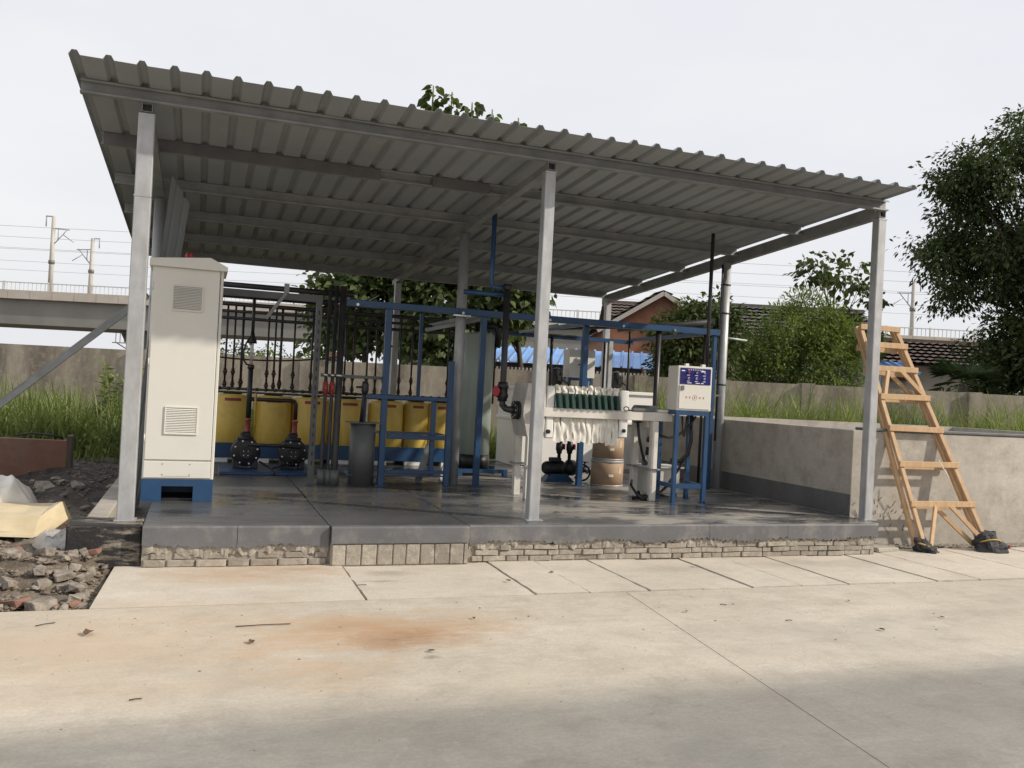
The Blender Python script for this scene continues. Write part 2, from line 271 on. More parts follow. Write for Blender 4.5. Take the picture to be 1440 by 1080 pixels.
# ------------------------------------------------------------------ mesh helpers
ORG = {}
class MB:
    def __init__(s): s.v = []; s.f = []; s.sm = []
    def add(s, vs, fs, smooth=False):
        n = len(s.v); s.v += [tuple(v) for v in vs]; s.f += [tuple(i+n for i in f) for f in fs]; s.sm += [smooth]*len(fs) if not isinstance(smooth, list) else smooth
        return s
    def box(s, a, b, bev=0, rot=None, piv=None):
        (x0,y0,z0), (x1,y1,z1) = a, b
        c = Vector(((x0+x1)/2, (y0+y1)/2, (z0+z1)/2)); h = Vector((abs(x1-x0)/2, abs(y1-y0)/2, abs(z1-z0)/2))
        if bev <= 0:
            vs = [Vector((sx*h.x, sy*h.y, sz*h.z)) for sx in (-1,1) for sy in (-1,1) for sz in (-1,1)]
            fs = [(0,1,3,2),(4,6,7,5),(0,4,5,1),(2,3,7,6),(0,2,6,4),(1,5,7,3)]
        else:
            bev = min(bev, .45*min(h)*2)
            vs = []; idx = {}
            for sx in (-1,1):
                for sy in (-1,1):
                    for sz in (-1,1):
                        for k in range(3):
                            q = [h.x-bev, h.y-bev, h.z-bev]; q[k] = h[k]
                            idx[(sx,sy,sz,k)] = len(vs); vs.append(Vector((sx*q[0], sy*q[1], sz*q[2])))
            fs = []
            def ring(pts):
                ce = sum((vs[i] for i in pts), Vector())/len(pts); nrm = (vs[pts[1]]-vs[pts[0]]).cross(vs[pts[2]]-vs[pts[1]])
                fs.append(tuple(pts) if nrm.dot(ce) > 0 else tuple(reversed(pts)))
            for k in range(3):
                a1, a2 = [i for i in range(3) if i != k]
                for sg in (-1,1):
                    q = []
                    for (p1,p2) in ((-1,-1),(1,-1),(1,1),(-1,1)):
                        t = [0,0,0]; t[k] = sg; t[a1] = p1; t[a2] = p2; q.append(idx[(*t,k)])
                    ring(q)
                for s1 in (-1,1):
                    for s2 in (-1,1):
                        t0 = [0,0,0]; t1 = [0,0,0]; t0[k] = -1; t1[k] = 1; t0[a1] = t1[a1] = s1; t0[a2] = t1[a2] = s2
                        ring([idx[(*t0,a1)], idx[(*t1,a1)], idx[(*t1,a2)], idx[(*t0,a2)]])
            for sx in (-1,1):
                for sy in (-1,1):
                    for sz in (-1,1): ring([idx[(sx,sy,sz,k)] for k in range(3)])
        if rot is not None:
            R = Euler(rot).to_matrix(); pv = Vector(piv) if piv is not None else c
            vs = [R@(v+c-pv)+pv for v in vs]
        else: vs = [v+c for v in vs]
        return s.add(vs, fs)
    def bar(s, p0, p1, wx, wy, upv=(0,0,1), bev=0):     # rectangular bar between two points; wx across, wy along the up direction
        p0 = Vector(p0); p1 = Vector(p1); d = (p1-p0).normalized(); u = Vector(upv)
        if abs(d.dot(u)) > .98: u = Vector((0,1,0))
        x = d.cross(u).normalized(); y = x.cross(d).normalized()
        k = MB().box((-wx/2,-wy/2,0), (wx/2,wy/2,(p1-p0).length), bev)
        return s.add([p0 + x*v[0] + y*v[1] + d*v[2] for v in k.v], [tuple(reversed(f)) for f in k.f])
    def tube(s, pts, r, n=10, rs=None, caps=True):
        pts = [Vector(p) for p in pts]; rs = rs or [r]*len(pts); vs = []; fs = []; sm = []
        prev = None
        for i, p in enumerate(pts):
            if i == 0: d = pts[1]-p
            elif i == len(pts)-1: d = p-pts[i-1]
            else: d = (pts[i+1]-p).normalized() + (p-pts[i-1]).normalized()
            d = d.normalized() if d.length > 1e-9 else Vector((0,0,1))
            if prev is None: a = d.orthogonal().normalized()
            else:
                a = prev - d*prev.dot(d); a = a.normalized() if a.length > 1e-6 else d.orthogonal().normalized()
            prev = a; b = d.cross(a)
            for k in range(n):
                t = 2*PI*k/n; vs.append(p + (a*math.cos(t)+b*math.sin(t))*rs[i])
        for i in range(len(pts)-1):
            for k in range(n):
                fs.append((i*n+k, i*n+(k+1)%n, (i+1)*n+(k+1)%n, (i+1)*n+k)); sm.append(True)
        if caps:
            fs.append(tuple(reversed(range(n)))); sm.append(False); fs.append(tuple(range((len(pts)-1)*n, len(pts)*n))); sm.append(False)
        return s.add(vs, fs, sm)
    def lathe(s, c, prof, n=20, axis=(0,0,1)):          # profile (radius, height) along axis from point c
        ax = Vector(axis).normalized(); a = ax.orthogonal().normalized(); b = ax.cross(a); c = Vector(c); vs = []; fs = []; sm = []
        for (r, h) in prof:
            for k in range(n):
                t = 2*PI*k/n; vs.append(c + ax*h + (a*math.cos(t)+b*math.sin(t))*r)
        for i in range(len(prof)-1):
            for k in range(n): fs.append((i*n+k, i*n+(k+1)%n, (i+1)*n+(k+1)%n, (i+1)*n+k)); sm.append(abs(prof[i][1]-prof[i+1][1]) > .6*abs(prof[i][0]-prof[i+1][0]))
        fs.append(tuple(reversed(range(n)))); sm.append(False); fs.append(tuple(range((len(prof)-1)*n, len(prof)*n))); sm.append(False)
        return s.add(vs, fs, sm)
    def prism(s, poly, o, ux, uy, ext):                  # polygon in plane (ux, uy) at o, extruded by the vector ext
        o = Vector(o); ux = Vector(ux); uy = Vector(uy); ext = Vector(ext); n = len(poly)
        ar = sum(poly[i][0]*poly[(i+1)%n][1]-poly[(i+1)%n][0]*poly[i][1] for i in range(n))
        if (ar < 0) != (ux.cross(uy).dot(ext) > 0): poly = list(reversed(poly))
        vs = [o+ux*p[0]+uy*p[1] for p in poly]; vs += [v+ext for v in vs]
        fs = [tuple(range(n)), tuple(reversed(range(n, 2*n)))] + [(i+n, (i+1)%n+n, (i+1)%n, i) for i in range(n)]
        return s.add(vs, fs)
    def build(s, name, mt, parent=None, label=None, cat=None, group=None, kind=None, org=None):
        if parent is not None: o0 = ORG[parent]
        else:
            xs = np.array(s.v); o0 = Vector(org) if org is not None else Vector((float(xs[:,0].mean()), float(xs[:,1].mean()), float(xs[:,2].min())))
        me = bpy.data.meshes.new(name); me.from_pydata([(v[0]-o0[0], v[1]-o0[1], v[2]-o0[2]) for v in s.v], [], s.f)
        me.polygons.foreach_set('use_smooth', s.sm); me.update()
        return link(name, me, mt, parent, o0, label, cat, group, kind)
def link(name, me, mt, parent, o0, label=None, cat=None, group=None, kind=None):
    o = bpy.data.objects.new(name, me); COL.objects.link(o)
    if mt is not None and len(me.materials) == 0: me.materials.append(M[mt] if isinstance(mt, str) else mt)
    if parent is not None: o.parent = parent
    else: o.location = o0
    ORG[o] = Vector(o0); tag(o, label, cat, group, kind); return o
def tag(o, label=None, cat=None, group=None, kind=None):
    for k, v in (('label', label), ('category', cat), ('group', group), ('kind', kind)):
        if v: o[k] = v
    return o
def thing(name, loc, label, cat, group=None):
    o = bpy.data.objects.new(name, None); COL.objects.link(o); o.location = loc; o.empty_display_size = .1; ORG[o] = Vector(loc)
    return tag(o, label, cat, group)
def npmesh(name, V, F, mt, parent=None, o0=(0,0,0), smooth=False, **k):   # F: list of equal-sided index arrays
    me = bpy.data.meshes.new(name); V = np.asarray(V, np.float32) - np.array(o0, np.float32)
    Fs = F if isinstance(F, list) else [F]
    loops = np.concatenate([f.ravel() for f in Fs]); cnt = np.concatenate([np.full(len(f), f.shape[1]) for f in Fs])
    me.vertices.add(len(V)); me.vertices.foreach_set('co', V.ravel())
    me.loops.add(len(loops)); me.loops.foreach_set('vertex_index', loops.astype(np.int32))
    me.polygons.add(len(cnt)); st = np.concatenate([[0], np.cumsum(cnt)[:-1]]); me.polygons.foreach_set('loop_start', st.astype(np.int32)); me.polygons.foreach_set('loop_total', cnt.astype(np.int32))
    me.update(calc_edges=True); me.validate()
    if smooth: me.polygons.foreach_set('use_smooth', np.ones(len(cnt), bool))
    return link(name, me, mt, parent, Vector(o0), **k)
E2 = Vector((math.cos(YAW), -math.sin(YAW), 0)); N2 = Vector((math.sin(YAW), math.cos(YAW), 0))
def W(u, d, z=0):                                        # far field: the wall, viaduct and houses share one direction, turned from the shed's
    p = Vector((CAM.x, CAM.y, 0)) + E2*u + N2*d; return Vector((p.x, p.y, z))
ZF = .30                                                 # top of the shed platform

# ================================================================== SETTING
g = 600
MB().add([(-g,-g,-.07),(g,-g,-.07),(g,g,-.07),(-g,g,-.07)], [(0,1,2,3)]).build('ground', 'earth', kind='structure', org=(0,0,-.07))
# road: two cast bays with an oblique joint between them
def jx(y): return 3.41 + (y+1.39)*.115
b = MB(); G = .0035
L_ = [(-60,-1.41),(3.41-G,-1.41)] ; yb = -40
b.prism([(-60,-1.405),(jx(-1.405)-G,-1.405),(jx(yb)-G,yb),(-60,yb)], (0,0,-.15), (1,0,0), (0,1,0), (0,0,.15))
b.prism([(jx(-1.405)+G,-1.405),(70,-1.405),(70,yb),(jx(yb)+G,yb)], (0,0,-.15), (1,0,0), (0,1,0), (0,0,.15))
b.build('road', 'road', kind='structure', org=(0,-20,-.15))
b = MB(); b.box((-.04,-1.40,-.14), (10.4,-.02,-.022)); pav = b.build('pavement', 'groove', kind='structure', org=(0,-1,-.14))
xs = [1.556,2.73,3.14,3.62,4.07,4.50,4.95,5.40,5.86,6.31,6.77,7.22,7.68,8.13,8.6,9.05,9.5,9.95,10.4]
def slab(x0, x1, y0, y1, dz, g0=.007):
    pts = []
    for (xa, ya, xb, yb_) in ((x0+g0,y0,x1-g0,y0),(x1-g0,y0,x1-g0,y1),(x1-g0,y1,x0+g0,y1),(x0+g0,y1,x0+g0,y0)):
        k_ = max(2, int(math.hypot(xb-xa,yb_-ya)/.07))
        for i_ in range(k_):
            j_ = .004 if rnd.random() > .06 else .014
            pts.append((xa+(xb-xa)*i_/k_+rnd.uniform(-j_,j_), ya+(yb_-ya)*i_/k_+rnd.uniform(-j_,j_)))
    MB().prism(pts, (0,0,-.10), (1,0,0), (0,1,0), (0,0,.10+dz)).build('cover_slab', 'slab', pav)
MB().prism([(-.075,-1.398),(1.540,-1.398),(1.552,-.03),(-.035,-.03)], (0,0,-.12), (1,0,0), (0,1,0), (0,0,.122)).build('apron_slab', 'slab', pav)
for i in range(len(xs)-1):
    slab(xs[i], xs[i+1], -1.376+rnd.uniform(-.006,.008), -.03 if xs[i] > 6.6 else -.1, rnd.uniform(-.006,.006))
# debris ground on the left of the shed
n = 90; X, Y = np.meshgrid(np.linspace(-9,-.03,n), np.linspace(-1.41,12.5,n)); Z = np.zeros_like(X)
for k in range(60):
    a = nr.uniform(0,2*PI); f = nr.uniform(1.2,7); Z += np.sin((X*np.cos(a)+Y*np.sin(a))*f+nr.uniform(0,7))*.05/f**.7
Z = Z*.5 - .035; Z += .20*np.exp(-((X+1.1)**2/.9+(Y-5.2)**2/3.0)) + .12*np.exp(-((X+.75)**2/.12+(Y-3.2)**2/1.2)) + nr.normal(0,.012,X.shape)
edge = np.clip((-.03-X)/.25,0,1)*np.clip((Y+1.41)/.15,0,1); Z = Z*edge - .05*(1-edge)
I = np.arange(n*n).reshape(n,n); F = np.stack([I[:-1,:-1],I[:-1,1:],I[1:,1:],I[1:,:-1]],-1).reshape(-1,4)
soil = npmesh('soil', np.stack([X,Y,Z],-1).reshape(-1,3), F, 'soil', smooth=True, kind='structure')
def soil_z(x, y):
    i = int(round((x+9)/(8.97)*(n-1))); j = int(round((y+1.41)/13.91*(n-1)))
    return float(Z[min(max(j,0),n-1), min(max(i,0),n-1)])

# platform of the shed
b = MB(); b.box((6.70,4.56,-.06), (7.2,6.2,.27)); b.box((.135,-.257,-.06), (6.655,6.2,.27)); b.box((1.462,-.322,-.06), (2.55,-.258,.17)); plat = b.build('platform', 'mortar', kind='structure', org=(0,0,0))
def fslab(x0, x1, y0, y1, z):
    MB().box((x0,y0,.18), (x1,y1,z), .006).build('floor_slab', 'floor', plat)
fslab(.132, 1.452, -.262, 6.22, ZF-.001); fslab(1.460, 2.552, -.262, 6.22, ZF); fslab(2.560, 6.70, -.262, 6.22, ZF+.001)
def band(x0, x1, y0, y1, zlo, rag=True):                # painted nosing with a broken lower edge
    nn = int((x1-x0)/.018); bz = MB(); vs = []; fs = []
    for i in range(nn+1):
        x = x0+(x1-x0)*i/nn; zz = zlo + (.012*math.sin(x*7)+rnd.uniform(-.014,.012) if rag else 0)
        vs += [(x,y0,ZF-.012),(x,y0,zz),(x,y1,zz),(x,y0+.012,ZF),(x,y1,ZF)]
    for i in range(nn):
        a = i*5; c = a+5
        fs += [(a,a+1,c+1,c),(a+1,a+2,c+2,c+1),(a+3,a,c,c+3),(a+4,a+3,c+3,c+4)]
    e = nn*5; fs += [(0,3,4,2,1),(e,e+1,e+2,e+4,e+3)]
    return bz.add(vs, fs)
band(.135,.78,-.295,-.262,.155).build('nosing', 'paint_band', plat); band(.784,1.448,-.297,-.262,.150).build('nosing', 'paint_band', plat)
band(1.462,2.55,-.345,-.262,.172,False).build('nosing', 'paint_band', plat)
for a_, c_ in ((2.566,4.79),(4.794,5.62),(5.624,6.66)): band(a_, c_, -.300, -.262, .165).build('nosing', 'paint_band', plat)
def ragged(x0, x1, y0, zt, zb_, mt):
    bz = MB(); nn = int((x1-x0)/.014); vs = []; fs = []
    for i in range(nn+1):
        x = x0+(x1-x0)*i/nn; z1 = zt+rnd.uniform(-.002,.002)
        z0 = zb_ + .016*math.sin(x*6.1+1)+.012*math.sin(x*17+2)+.011*math.sin(x*41+x*x)+.008*math.sin(x*97)+rnd.uniform(-.006,.006); yy = y0+.006*math.sin(x*23)+.005*math.sin(x*61)+rnd.uniform(-.004,.004)
        vs += [(x,yy,z1),(x,yy-.006,(z0+z1)/2),(x,yy,z0),(x,-.23,z0),(x,-.23,z1)]
    for i in range(nn):
        a = i*5; c = a+5; fs += [(a,a+1,c+1,c),(a+1,a+2,c+2,c+1),(a+2,a+3,c+3,c+2),(a+4,a,c,c+4)]
    return bz.add(vs, fs).build('mortar_edge', mt, plat)
ragged(.14,1.45,-.272,.172,.095,'render_rag'); ragged(2.57,6.65,-.272,.178,.122,'render_rag')
bm_ = MB().box((-.5,-.5,-.5), (.5,.5,.5), .05); BRK = bpy.data.meshes.new('brick'); BRK.from_pydata(bm_.v, [], bm_.f); BRK.materials.append(M['brick'])
def brick(x, y, z, sx, sy, sz, par=None, mt=None):
    o = bpy.data.objects.new('brick', BRK); COL.objects.link(o); o.parent = par or plat
    o.location = Vector((x,y,z))-ORG[par or plat]; o.scale = (sx,sy,sz); o.rotation_euler = (rnd.uniform(-.02,.02), rnd.uniform(-.025,.025), rnd.uniform(-.03,.03))
    if mt: o.material_slots[0].link = 'OBJECT'; o.material_slots[0].material = M[mt]
for r in range(3):
    z = .026+r*.046; x = 2.57+rnd.uniform(0,.1)
    while x < 6.62:
        wd = min(rnd.choice((.20,.21,.22,.10)), 6.645-x)
        if wd > .04: brick(x+wd/2, -.2455+rnd.uniform(-.014,.008), z+rnd.uniform(-.003,.003), wd-rnd.uniform(.006,.02), .06, .040)
        x += wd
x = .14
while x < 1.42:
    wd = min(rnd.choice((.2,.16,.22)), 1.44-x)
    if wd > .04:
        brick(x+wd/2, -.249+rnd.uniform(-.01,.008), .03, wd-.014, .065, .048); 
        if rnd.random() < .6: brick(x+wd/2+.03, -.246, .080, wd-.05, .05, .04)
    x += wd
x = 1.468
while x < 2.53:
    wd = min(rnd.uniform(.105,.125), 2.548-x); brick(x+wd/2, -.292+rnd.uniform(-.004,.004), .083, wd-.008, .09, .160); x += wd
# edge beam on the left side of the platform and the stained block under the corner post
MB().box((-.29,.16,-.05), (-.14,6.1,.29), .012).build('concrete_kerb', 'oldconc', None, 'long pale concrete kerb beam running along the platform side behind the blackened block', 'kerb')
MB().box((-.135,.16,-.05), (.128,6.1,.12)).build('concrete_strip', 'gap_dark', None, 'narrow low strip coloured dark for the open gap between the pale kerb beam and the cabinet floor', 'concrete strip')  # darkness of the open gap beside the kerb put into its colour
b = MB(); b.box((-.365,-.21,-.05), (.128,.155,.297), .012); b.build('concrete_block', 'stainblock', None, 'concrete block with black tar stains under the corner post beside the rubble', 'concrete block')

# settling tank on the right
tk = thing('settling_tank', (8.5,2,0), 'low rendered concrete tank with grey painted base beside the shed', 'tank')
XW = 6.745
MB().box((XW,.20,-.06), (XW+.18,4.55,1.175), .006).build('side_wall', 'wallconc', tk)
MB().box((XW+.18,.20,-.06), (12.6,.38,1.172), .006).build('front_wall', 'wallconc', tk)
MB().box((XW+.18,4.37,-.06), (12.6,4.55,1.172)).build('back_wall', 'wallconc', tk)
MB().box((12.42,.38,-.06), (12.6,4.37,1.172)).build('end_wall', 'wallconc', tk)
MB().box((XW-.004,.198,.30), (XW+.0005,4.54,.52)).build('painted_skirting', 'wallgrey', tk)
MB().box((XW+.165,.185,1.176), (12.65,.37,1.205), .006).build('coping', 'grey_steel', tk)
MB().box((XW+.18,.38,.8), (12.42,4.37,.95)).build('water', 'window', tk)
b = MB()
for i in range(34):
    x = 7.0+rnd.gauss(.15,.2); z = max(.05, .3+rnd.gauss(0,.14)); b.tube([(x,.197,z),(x+rnd.uniform(-.06,.06),.193,z+rnd.uniform(.02,.09))], .0022, 4)
b.build('dry_vine', 'stick', None, 'dry brown creeper clinging to the tank wall beside the wooden ladder', 'vine')

# ================================================================== SHED
SL = .0588
def zb(y): return 3.30 - SL*y
shed = thing('shelter', (3.3,3.0,ZF), 'open-sided steel shelter with ribbed sloping sheet roof on galvanised posts', 'shelter')
D1, D2 = 3.208, 6.767
for (x, wd) in ((0,.115),(D1,.095),(D2,.095)):
    MB().box((x-wd/2,-wd/2,ZF), (x+wd/2,wd/2,zb(0)-.003), .006).build('post', 'galv', shed)
    MB().box((x-.075,-.075,ZF), (x+.075,.075,ZF+.008)).build('base_plate', 'galv', shed)
    MB().box((x-wd/2-.003,-wd/2-.003,zb(0)-.62 if x == 0 else zb(0)-.02), (x+wd/2+.003,wd/2+.003,zb(0)-.612 if x == 0 else zb(0)-.004)).build('weld_collar', 'galv', shed)
for x in (0, D1, 6.66): MB().tube([(x,2.515,ZF),(x,2.515,zb(2.5)-.004)], .058, 18).build('round_post', 'galv', shed)
for x in (0, D1, D2-.05): MB().box((x-.045,5.99,ZF), (x+.045,6.08,zb(6.0)-.008), .005).build('post', 'galv', shed)
def hollow(x, y0, y1, wd, h):
    b = MB(); t = .005
    for (xa, xb, za, zc) in ((-wd/2,wd/2,0,t),(-wd/2,wd/2,h-t,h),(-wd/2,-wd/2+t,t,h-t),(wd/2-t,wd/2,t,h-t)):
        vs = [(x+px, y, zb(y)+pz) for y in (y0,y1) for (px,pz) in ((xa,za),(xb,za),(xb,zc),(xa,zc))]
        b.add(vs, [(0,1,5,4),(1,2,6,5),(2,3,7,6),(3,0,4,7),(3,2,1,0),(4,5,6,7)])
    return b
hollow(D2-.01, .012, 6.28, .07, .128).build('beam', 'galv_dark', shed)
for x in (0, D1, D2-.01):
    bo = hollow(x, -.055, 6.28 if x < 5 else .010, .075, .066).build('beam', 'galv_dark', shed)
    MB().box((x-.032,-.01,zb(0)+.006), (x+.032,.0,zb(0)+.060)) .build('dark_tube_mouth', 'black', bo)  # black sheet paints the dark inside of the hollow beam
PH = .100
def purlin(y, x0, x1):
    z0 = zb(y)+.066; t = .004; wd = .05; b = MB()
    prof = [(0,0),(wd,0),(wd,PH),(0,PH),(0,PH-.016),(t,PH-.016),(t,PH-t),(wd-t,PH-t),(wd-t,t),(t,t),(t,.014),(0,.014)]
    # open towards the front, bright lip below
    return b.prism(prof, (x0,y-.025,z0), (0,1,-SL), (0,0,1), (x1-x0,0,0))
for i, y in enumerate((-.06,1.13,2.37,3.60,4.84,6.07)):
    pu = purlin(y, -.447 if i == 0 else -.42, 6.80 if i == 0 else 6.715).build('purlin', 'galv_dark', shed)
    if i == 1:
        for (a, c) in ((-.40,1.95),(2.45,3.02)): MB().box((a,y-.032,zb(y)+.064), (c,y-.0265,zb(y)+.066+PH-.004)).build('splice_plate', 'splice', pu)
RP = .2105; X0 = -.441; YF, YB = -.485, 6.40
def zs(y): return zb(y) + .066 + PH + .003
def panel(k0, k1, lift):
    pr = []
    for k in range(k0, k1):
        x = X0+k*RP; pr += [(x-.036,0),(x-.016,.032),(x+.016,.032),(x+.036,0)]
    rnd_e = rnd.uniform(-.008,.008); t = .0015; b = MB(); ys = [YF, 1.5, 3.5, YB]; nn = len(pr); vs = []; fs = []
    for dz in (0, t):
        for y in ys: vs += [(px, y+(rnd_e if y == YF else 0), zs(y)+pz+lift+dz+.0015*math.sin(px*9+y*3)) for (px, pz) in pr]
    ly = len(ys)*nn
    for j in range(len(ys)-1):
        for i in range(nn-1):
            a = j*nn+i; fs += [(a,a+nn,a+nn+1,a+1), (ly+a,ly+a+1,ly+a+nn+1,ly+a+nn)]
    for i in range(nn-1):
        fs += [(i,i+1,ly+i+1,ly+i)]; a = (len(ys)-1)*nn+i; fs += [(a+1,a,ly+a,ly+a+1)]
    return b.add(vs, fs)
k = 0
while k < 34:
    k1 = min(k+4, 34); panel(k, k1+1, .002*((k//4)%2)+rnd.uniform(0,.0015)).build('roof_panel', 'sheet', shed); k = k1
# raking tie from the mid post to the ground outside
b = MB(); b.bar((-2.35,2.44,.05), (-.07,2.44,2.155), .05, .05, (0,0,1)); b.build('raking_brace', 'galv_dark', shed)
MB().bar((-2.35,2.475,.075), (-.07,2.475,2.18), .008, .06).build('brace_flange', 'galv_dark', shed)
# cable strapped to right round post
b = MB(); b.tube([(6.592,2.50,3.12),(6.590,2.49,2.9),(6.594,2.49,2.0),(6.594,2.49,.9)], .012, 6); b.build('conduit_cable', 'black', shed)
for z in (2.86,2.5,1.6): MB().lathe((6.66,2.515,z), [(.0,0),(.063,0),(.063,.02),(0,.02)], 16).build('strap', 'black', shed)
# a spare roofing sheet leaning inside the left side
b = MB(); prof = [(0,0),(.06,0),(.075,.02),(.095,.02),(.11,0),(.19,0),(.205,.02),(.225,.02),(.24,0),(.30,0)]
P0 = Vector((-.13,1.80,.125)); P1 = Vector((.115,1.95,3.29)); d = (P1-P0); sx = Vector((.62,.78,0)).normalized(); sy = d.cross(sx).normalized()
pl = [P0+sx*a*.6+sy*c for a, c in prof]; pt = [P1+sx*a*.9+sy*c+Vector((0,0,-a*.75)) for a, c in prof]
vs = pl+pt+[v+sy*.002 for v in pl]+[v+sy*.002 for v in pt]; nn = len(prof)
b.add(vs, [(i,i+1,nn+i+1,nn+i) for i in range(nn-1)]+[(2*nn+i+1,2*nn+i,3*nn+i,3*nn+i+1) for i in range(nn-1)])
b.build('roofing_offcut', 'sheet', None, 'narrow ribbed roofing offcut leaning upright behind the tall beige cabinet', 'roof sheet')

# ================================================================== EQUIPMENT
# tall control cabinet
cx0, cx1, cy0, cy1 = .040, .617, 1.035, 1.55
cab = thing('control_cabinet', (.33,1.29,ZF), 'tall beige metal cabinet with two louvred vents on a blue plinth', 'cabinet')
b = MB(); b.box((cx0,cy0,.488), (cx1,cy1,2.315), .006); b.build('body', 'cabinet', cab)
MB().box((cx0+.012,cy0-.014,.655), (cx1-.030,cy0-.001,2.305), .005).build('door', 'cabinet', cab)
MB().box((cx0+.010,cy0-.012,.500), (cx1-.028,cy0-.001,.645), .004).build('lower_panel', 'cabinet', cab)
b = MB(); poly = [(-.025,0),(.605,0),(.605,.035),(.46,.105),(-.025,.062)]
b.prism(poly, (cx0,cy0-.05,2.305), (1,0,0), (0,0,1), (0,.62,0)); b.build('cap', 'cabinet', cab)
for s in (.27,.30): 
    MB().lathe((cx0+s,cy0+.06,2.385), [(.012,0),(.016,.02),(.022,.035),(.012,.06),(.004,.066)], 10).build('lifting_eye', 'red', cab)
def louvre(x0, x1, z0, z1, nsl):
    f = MB(); y = cy0-.014
    for a, c in (((x0,z0),(x1,z0+.012)),((x0,z1-.012),(x1,z1)),((x0,z0+.012),(x0+.012,z1-.012)),((x1-.012,z0+.012),(x1,z1-.012))):
        f.box((a[0],y-.012,a[1]), (c[0],y+.001,c[1]), .002)
    fo = f.build('vent', 'cabinet', cab); MB().box((x0+.012,y-.002,z0+.012), (x1-.012,y-.0005,z1-.012)).build('vent_recess', 'cabinet_gap', fo)
    h = (z1-z0-.024)/nsl
    for i in range(nsl):
        z = z0+.012+h*i; MB().add([(x0+.012,y-.012,z),(x1-.012,y-.012,z),(x1-.012,y-.003,z+h*.8),(x0+.012,y-.003,z+h*.8),(x0+.012,y-.010,z-.001),(x1-.012,y-.010,z-.001),(x1-.012,y-.001,z+h*.8-.001),(x0+.012,y-.001,z+h*.8-.001)],
            [(0,1,2,3),(7,6,5,4),(0,4,5,1),(3,2,6,7)]).build('slat', 'cabinet', fo)
louvre(.204,.457,1.934,2.159,15); louvre(.195,.465,.874,1.115,15)
for (a, c, za, zc) in ((cx0,cx1,.43,.487),(cx0,.20,ZF,.43),(.455,cx1,ZF,.43)): MB().box((a,cy0-.004,za), (c,cy0+.05,zc)).build('plinth', 'blue', cab)
for xx in (cx0, cx1-.04): MB().box((xx,cy0+.051,ZF), (xx+.04,cy1,.486)).build('plinth_side', 'blue', cab)
MB().box((cx0+.04,cy1-.04,ZF), (cx1-.041,cy1,.486)).build('plinth_back', 'blue', cab)
MB().box((cx0+.04,cy0+.06,ZF+.003), (cx1-.041,cy1-.05,ZF+.02)).build('plinth_tray', 'black', cab)
MB().box((cx1-.0285,cy0-.006,.50), (cx1-.0245,cy0-.0005,2.305)).build('door_seam', 'cabinet_gap', cab)
for z in (.80,1.45,2.1): MB().tube([(cx0+.006,cy0-.008,z),(cx0+.006,cy0-.008,z+.07)], .006, 8).build('hinge', 'cabinet', cab)
for (x, z) in ((.20,.53),(.20,.62),(.42,.53),(.42,.62)): MB().lathe((x,cy0-.012,z), [(0,0),(.005,0),(.005,.003),(0,.003)], 8, (0,-1,0)).build('screw', 'grey_steel', cab)
MB().box((.195,cy0-.0128,.515), (.425,cy0-.0119,.517)).build('cover_line', 'cabinet_gap', cab)
b = MB(); b.box((cx1,cy0+.1,1.60), (cx1+.035,cy0+.13,1.615), .003).box((cx1+.03,cy0+.1,1.585), (cx1+.04,cy0+.13,1.63), .003); b.build('latch', 'white_print', cab)

# yellow dosing tanks on a raised blue tray
tray = thing('tank_tray', (2.3,5.1,ZF), 'long raised blue steel tray carrying the row of yellow tanks', 'tray')
MB().box((.55,4.77,.425), (4.00,5.55,.50), .004).build('tray_deck', 'blue', tray)
MB().box((.55,4.74,.36), (4.00,4.768,.55), .004).build('tray_front', 'blue', tray)
for x in np.linspace(.72,3.8,7):
    for y in (4.80,5.45): MB().box((x-.13,y-.05,ZF), (x+.13,y+.05,.359 if y < 5 else .424), .004).build('white_gap_foot', 'white_pp', tray)  # feet made wide and white to stand for bright ground under the tray
TL = ['yellow plastic tank at the cabinet end of the blue tray', 'yellow plastic tank between the two black pumps', 'yellow plastic tank behind the grey channel post', 'yellow plastic tank behind the dark grey priming pot',
      'yellow plastic tank behind the tall blue rack post', 'narrower yellow plastic tank seen through the blue rack shelves', 'yellow plastic tank at the column vessel end of the blue tray']
for i, x in enumerate((.88,1.40,1.89,2.39,2.92,3.36,3.74)):
    r = .247 if i != 5 else .19; yy = 5.06+(.06 if i == 5 else 0) + (.12 if i == 6 else 0)
    t = thing('dosing_tank', (x,yy,.501), TL[i], 'tank', 'yellow tanks in the blue tray')
    MB().lathe((x,yy,.501), [(.0,0),(r-.02,0),(r,.02),(r,.30),(r-.002,.62),(r-.012,.66),(r-.03,.672),(.0,.672)], 28).build('tank_body', 'yellow', t)
    MB().lathe((x,yy,1.173), [(.0,0),(.12,0),(.12,.035),(.0,.035)], 16).build('lid', 'black', t)
    b = MB()
    for kk in range(6):
        a0 = -PI/2-.42+kk*.14; a1 = a0+.14; q = r+.002
        b.add([(x+q*math.cos(a0),yy+q*math.sin(a0),1.085),(x+q*math.cos(a1),yy+q*math.sin(a1),1.085),(x+(q-.004)*math.cos(a1),yy+(q-.004)*math.sin(a1),1.125),(x+(q-.004)*math.cos(a0),yy+(q-.004)*math.sin(a0),1.125)], [(0,1,2,3)])
    b.build('marker', 'dullred', t)
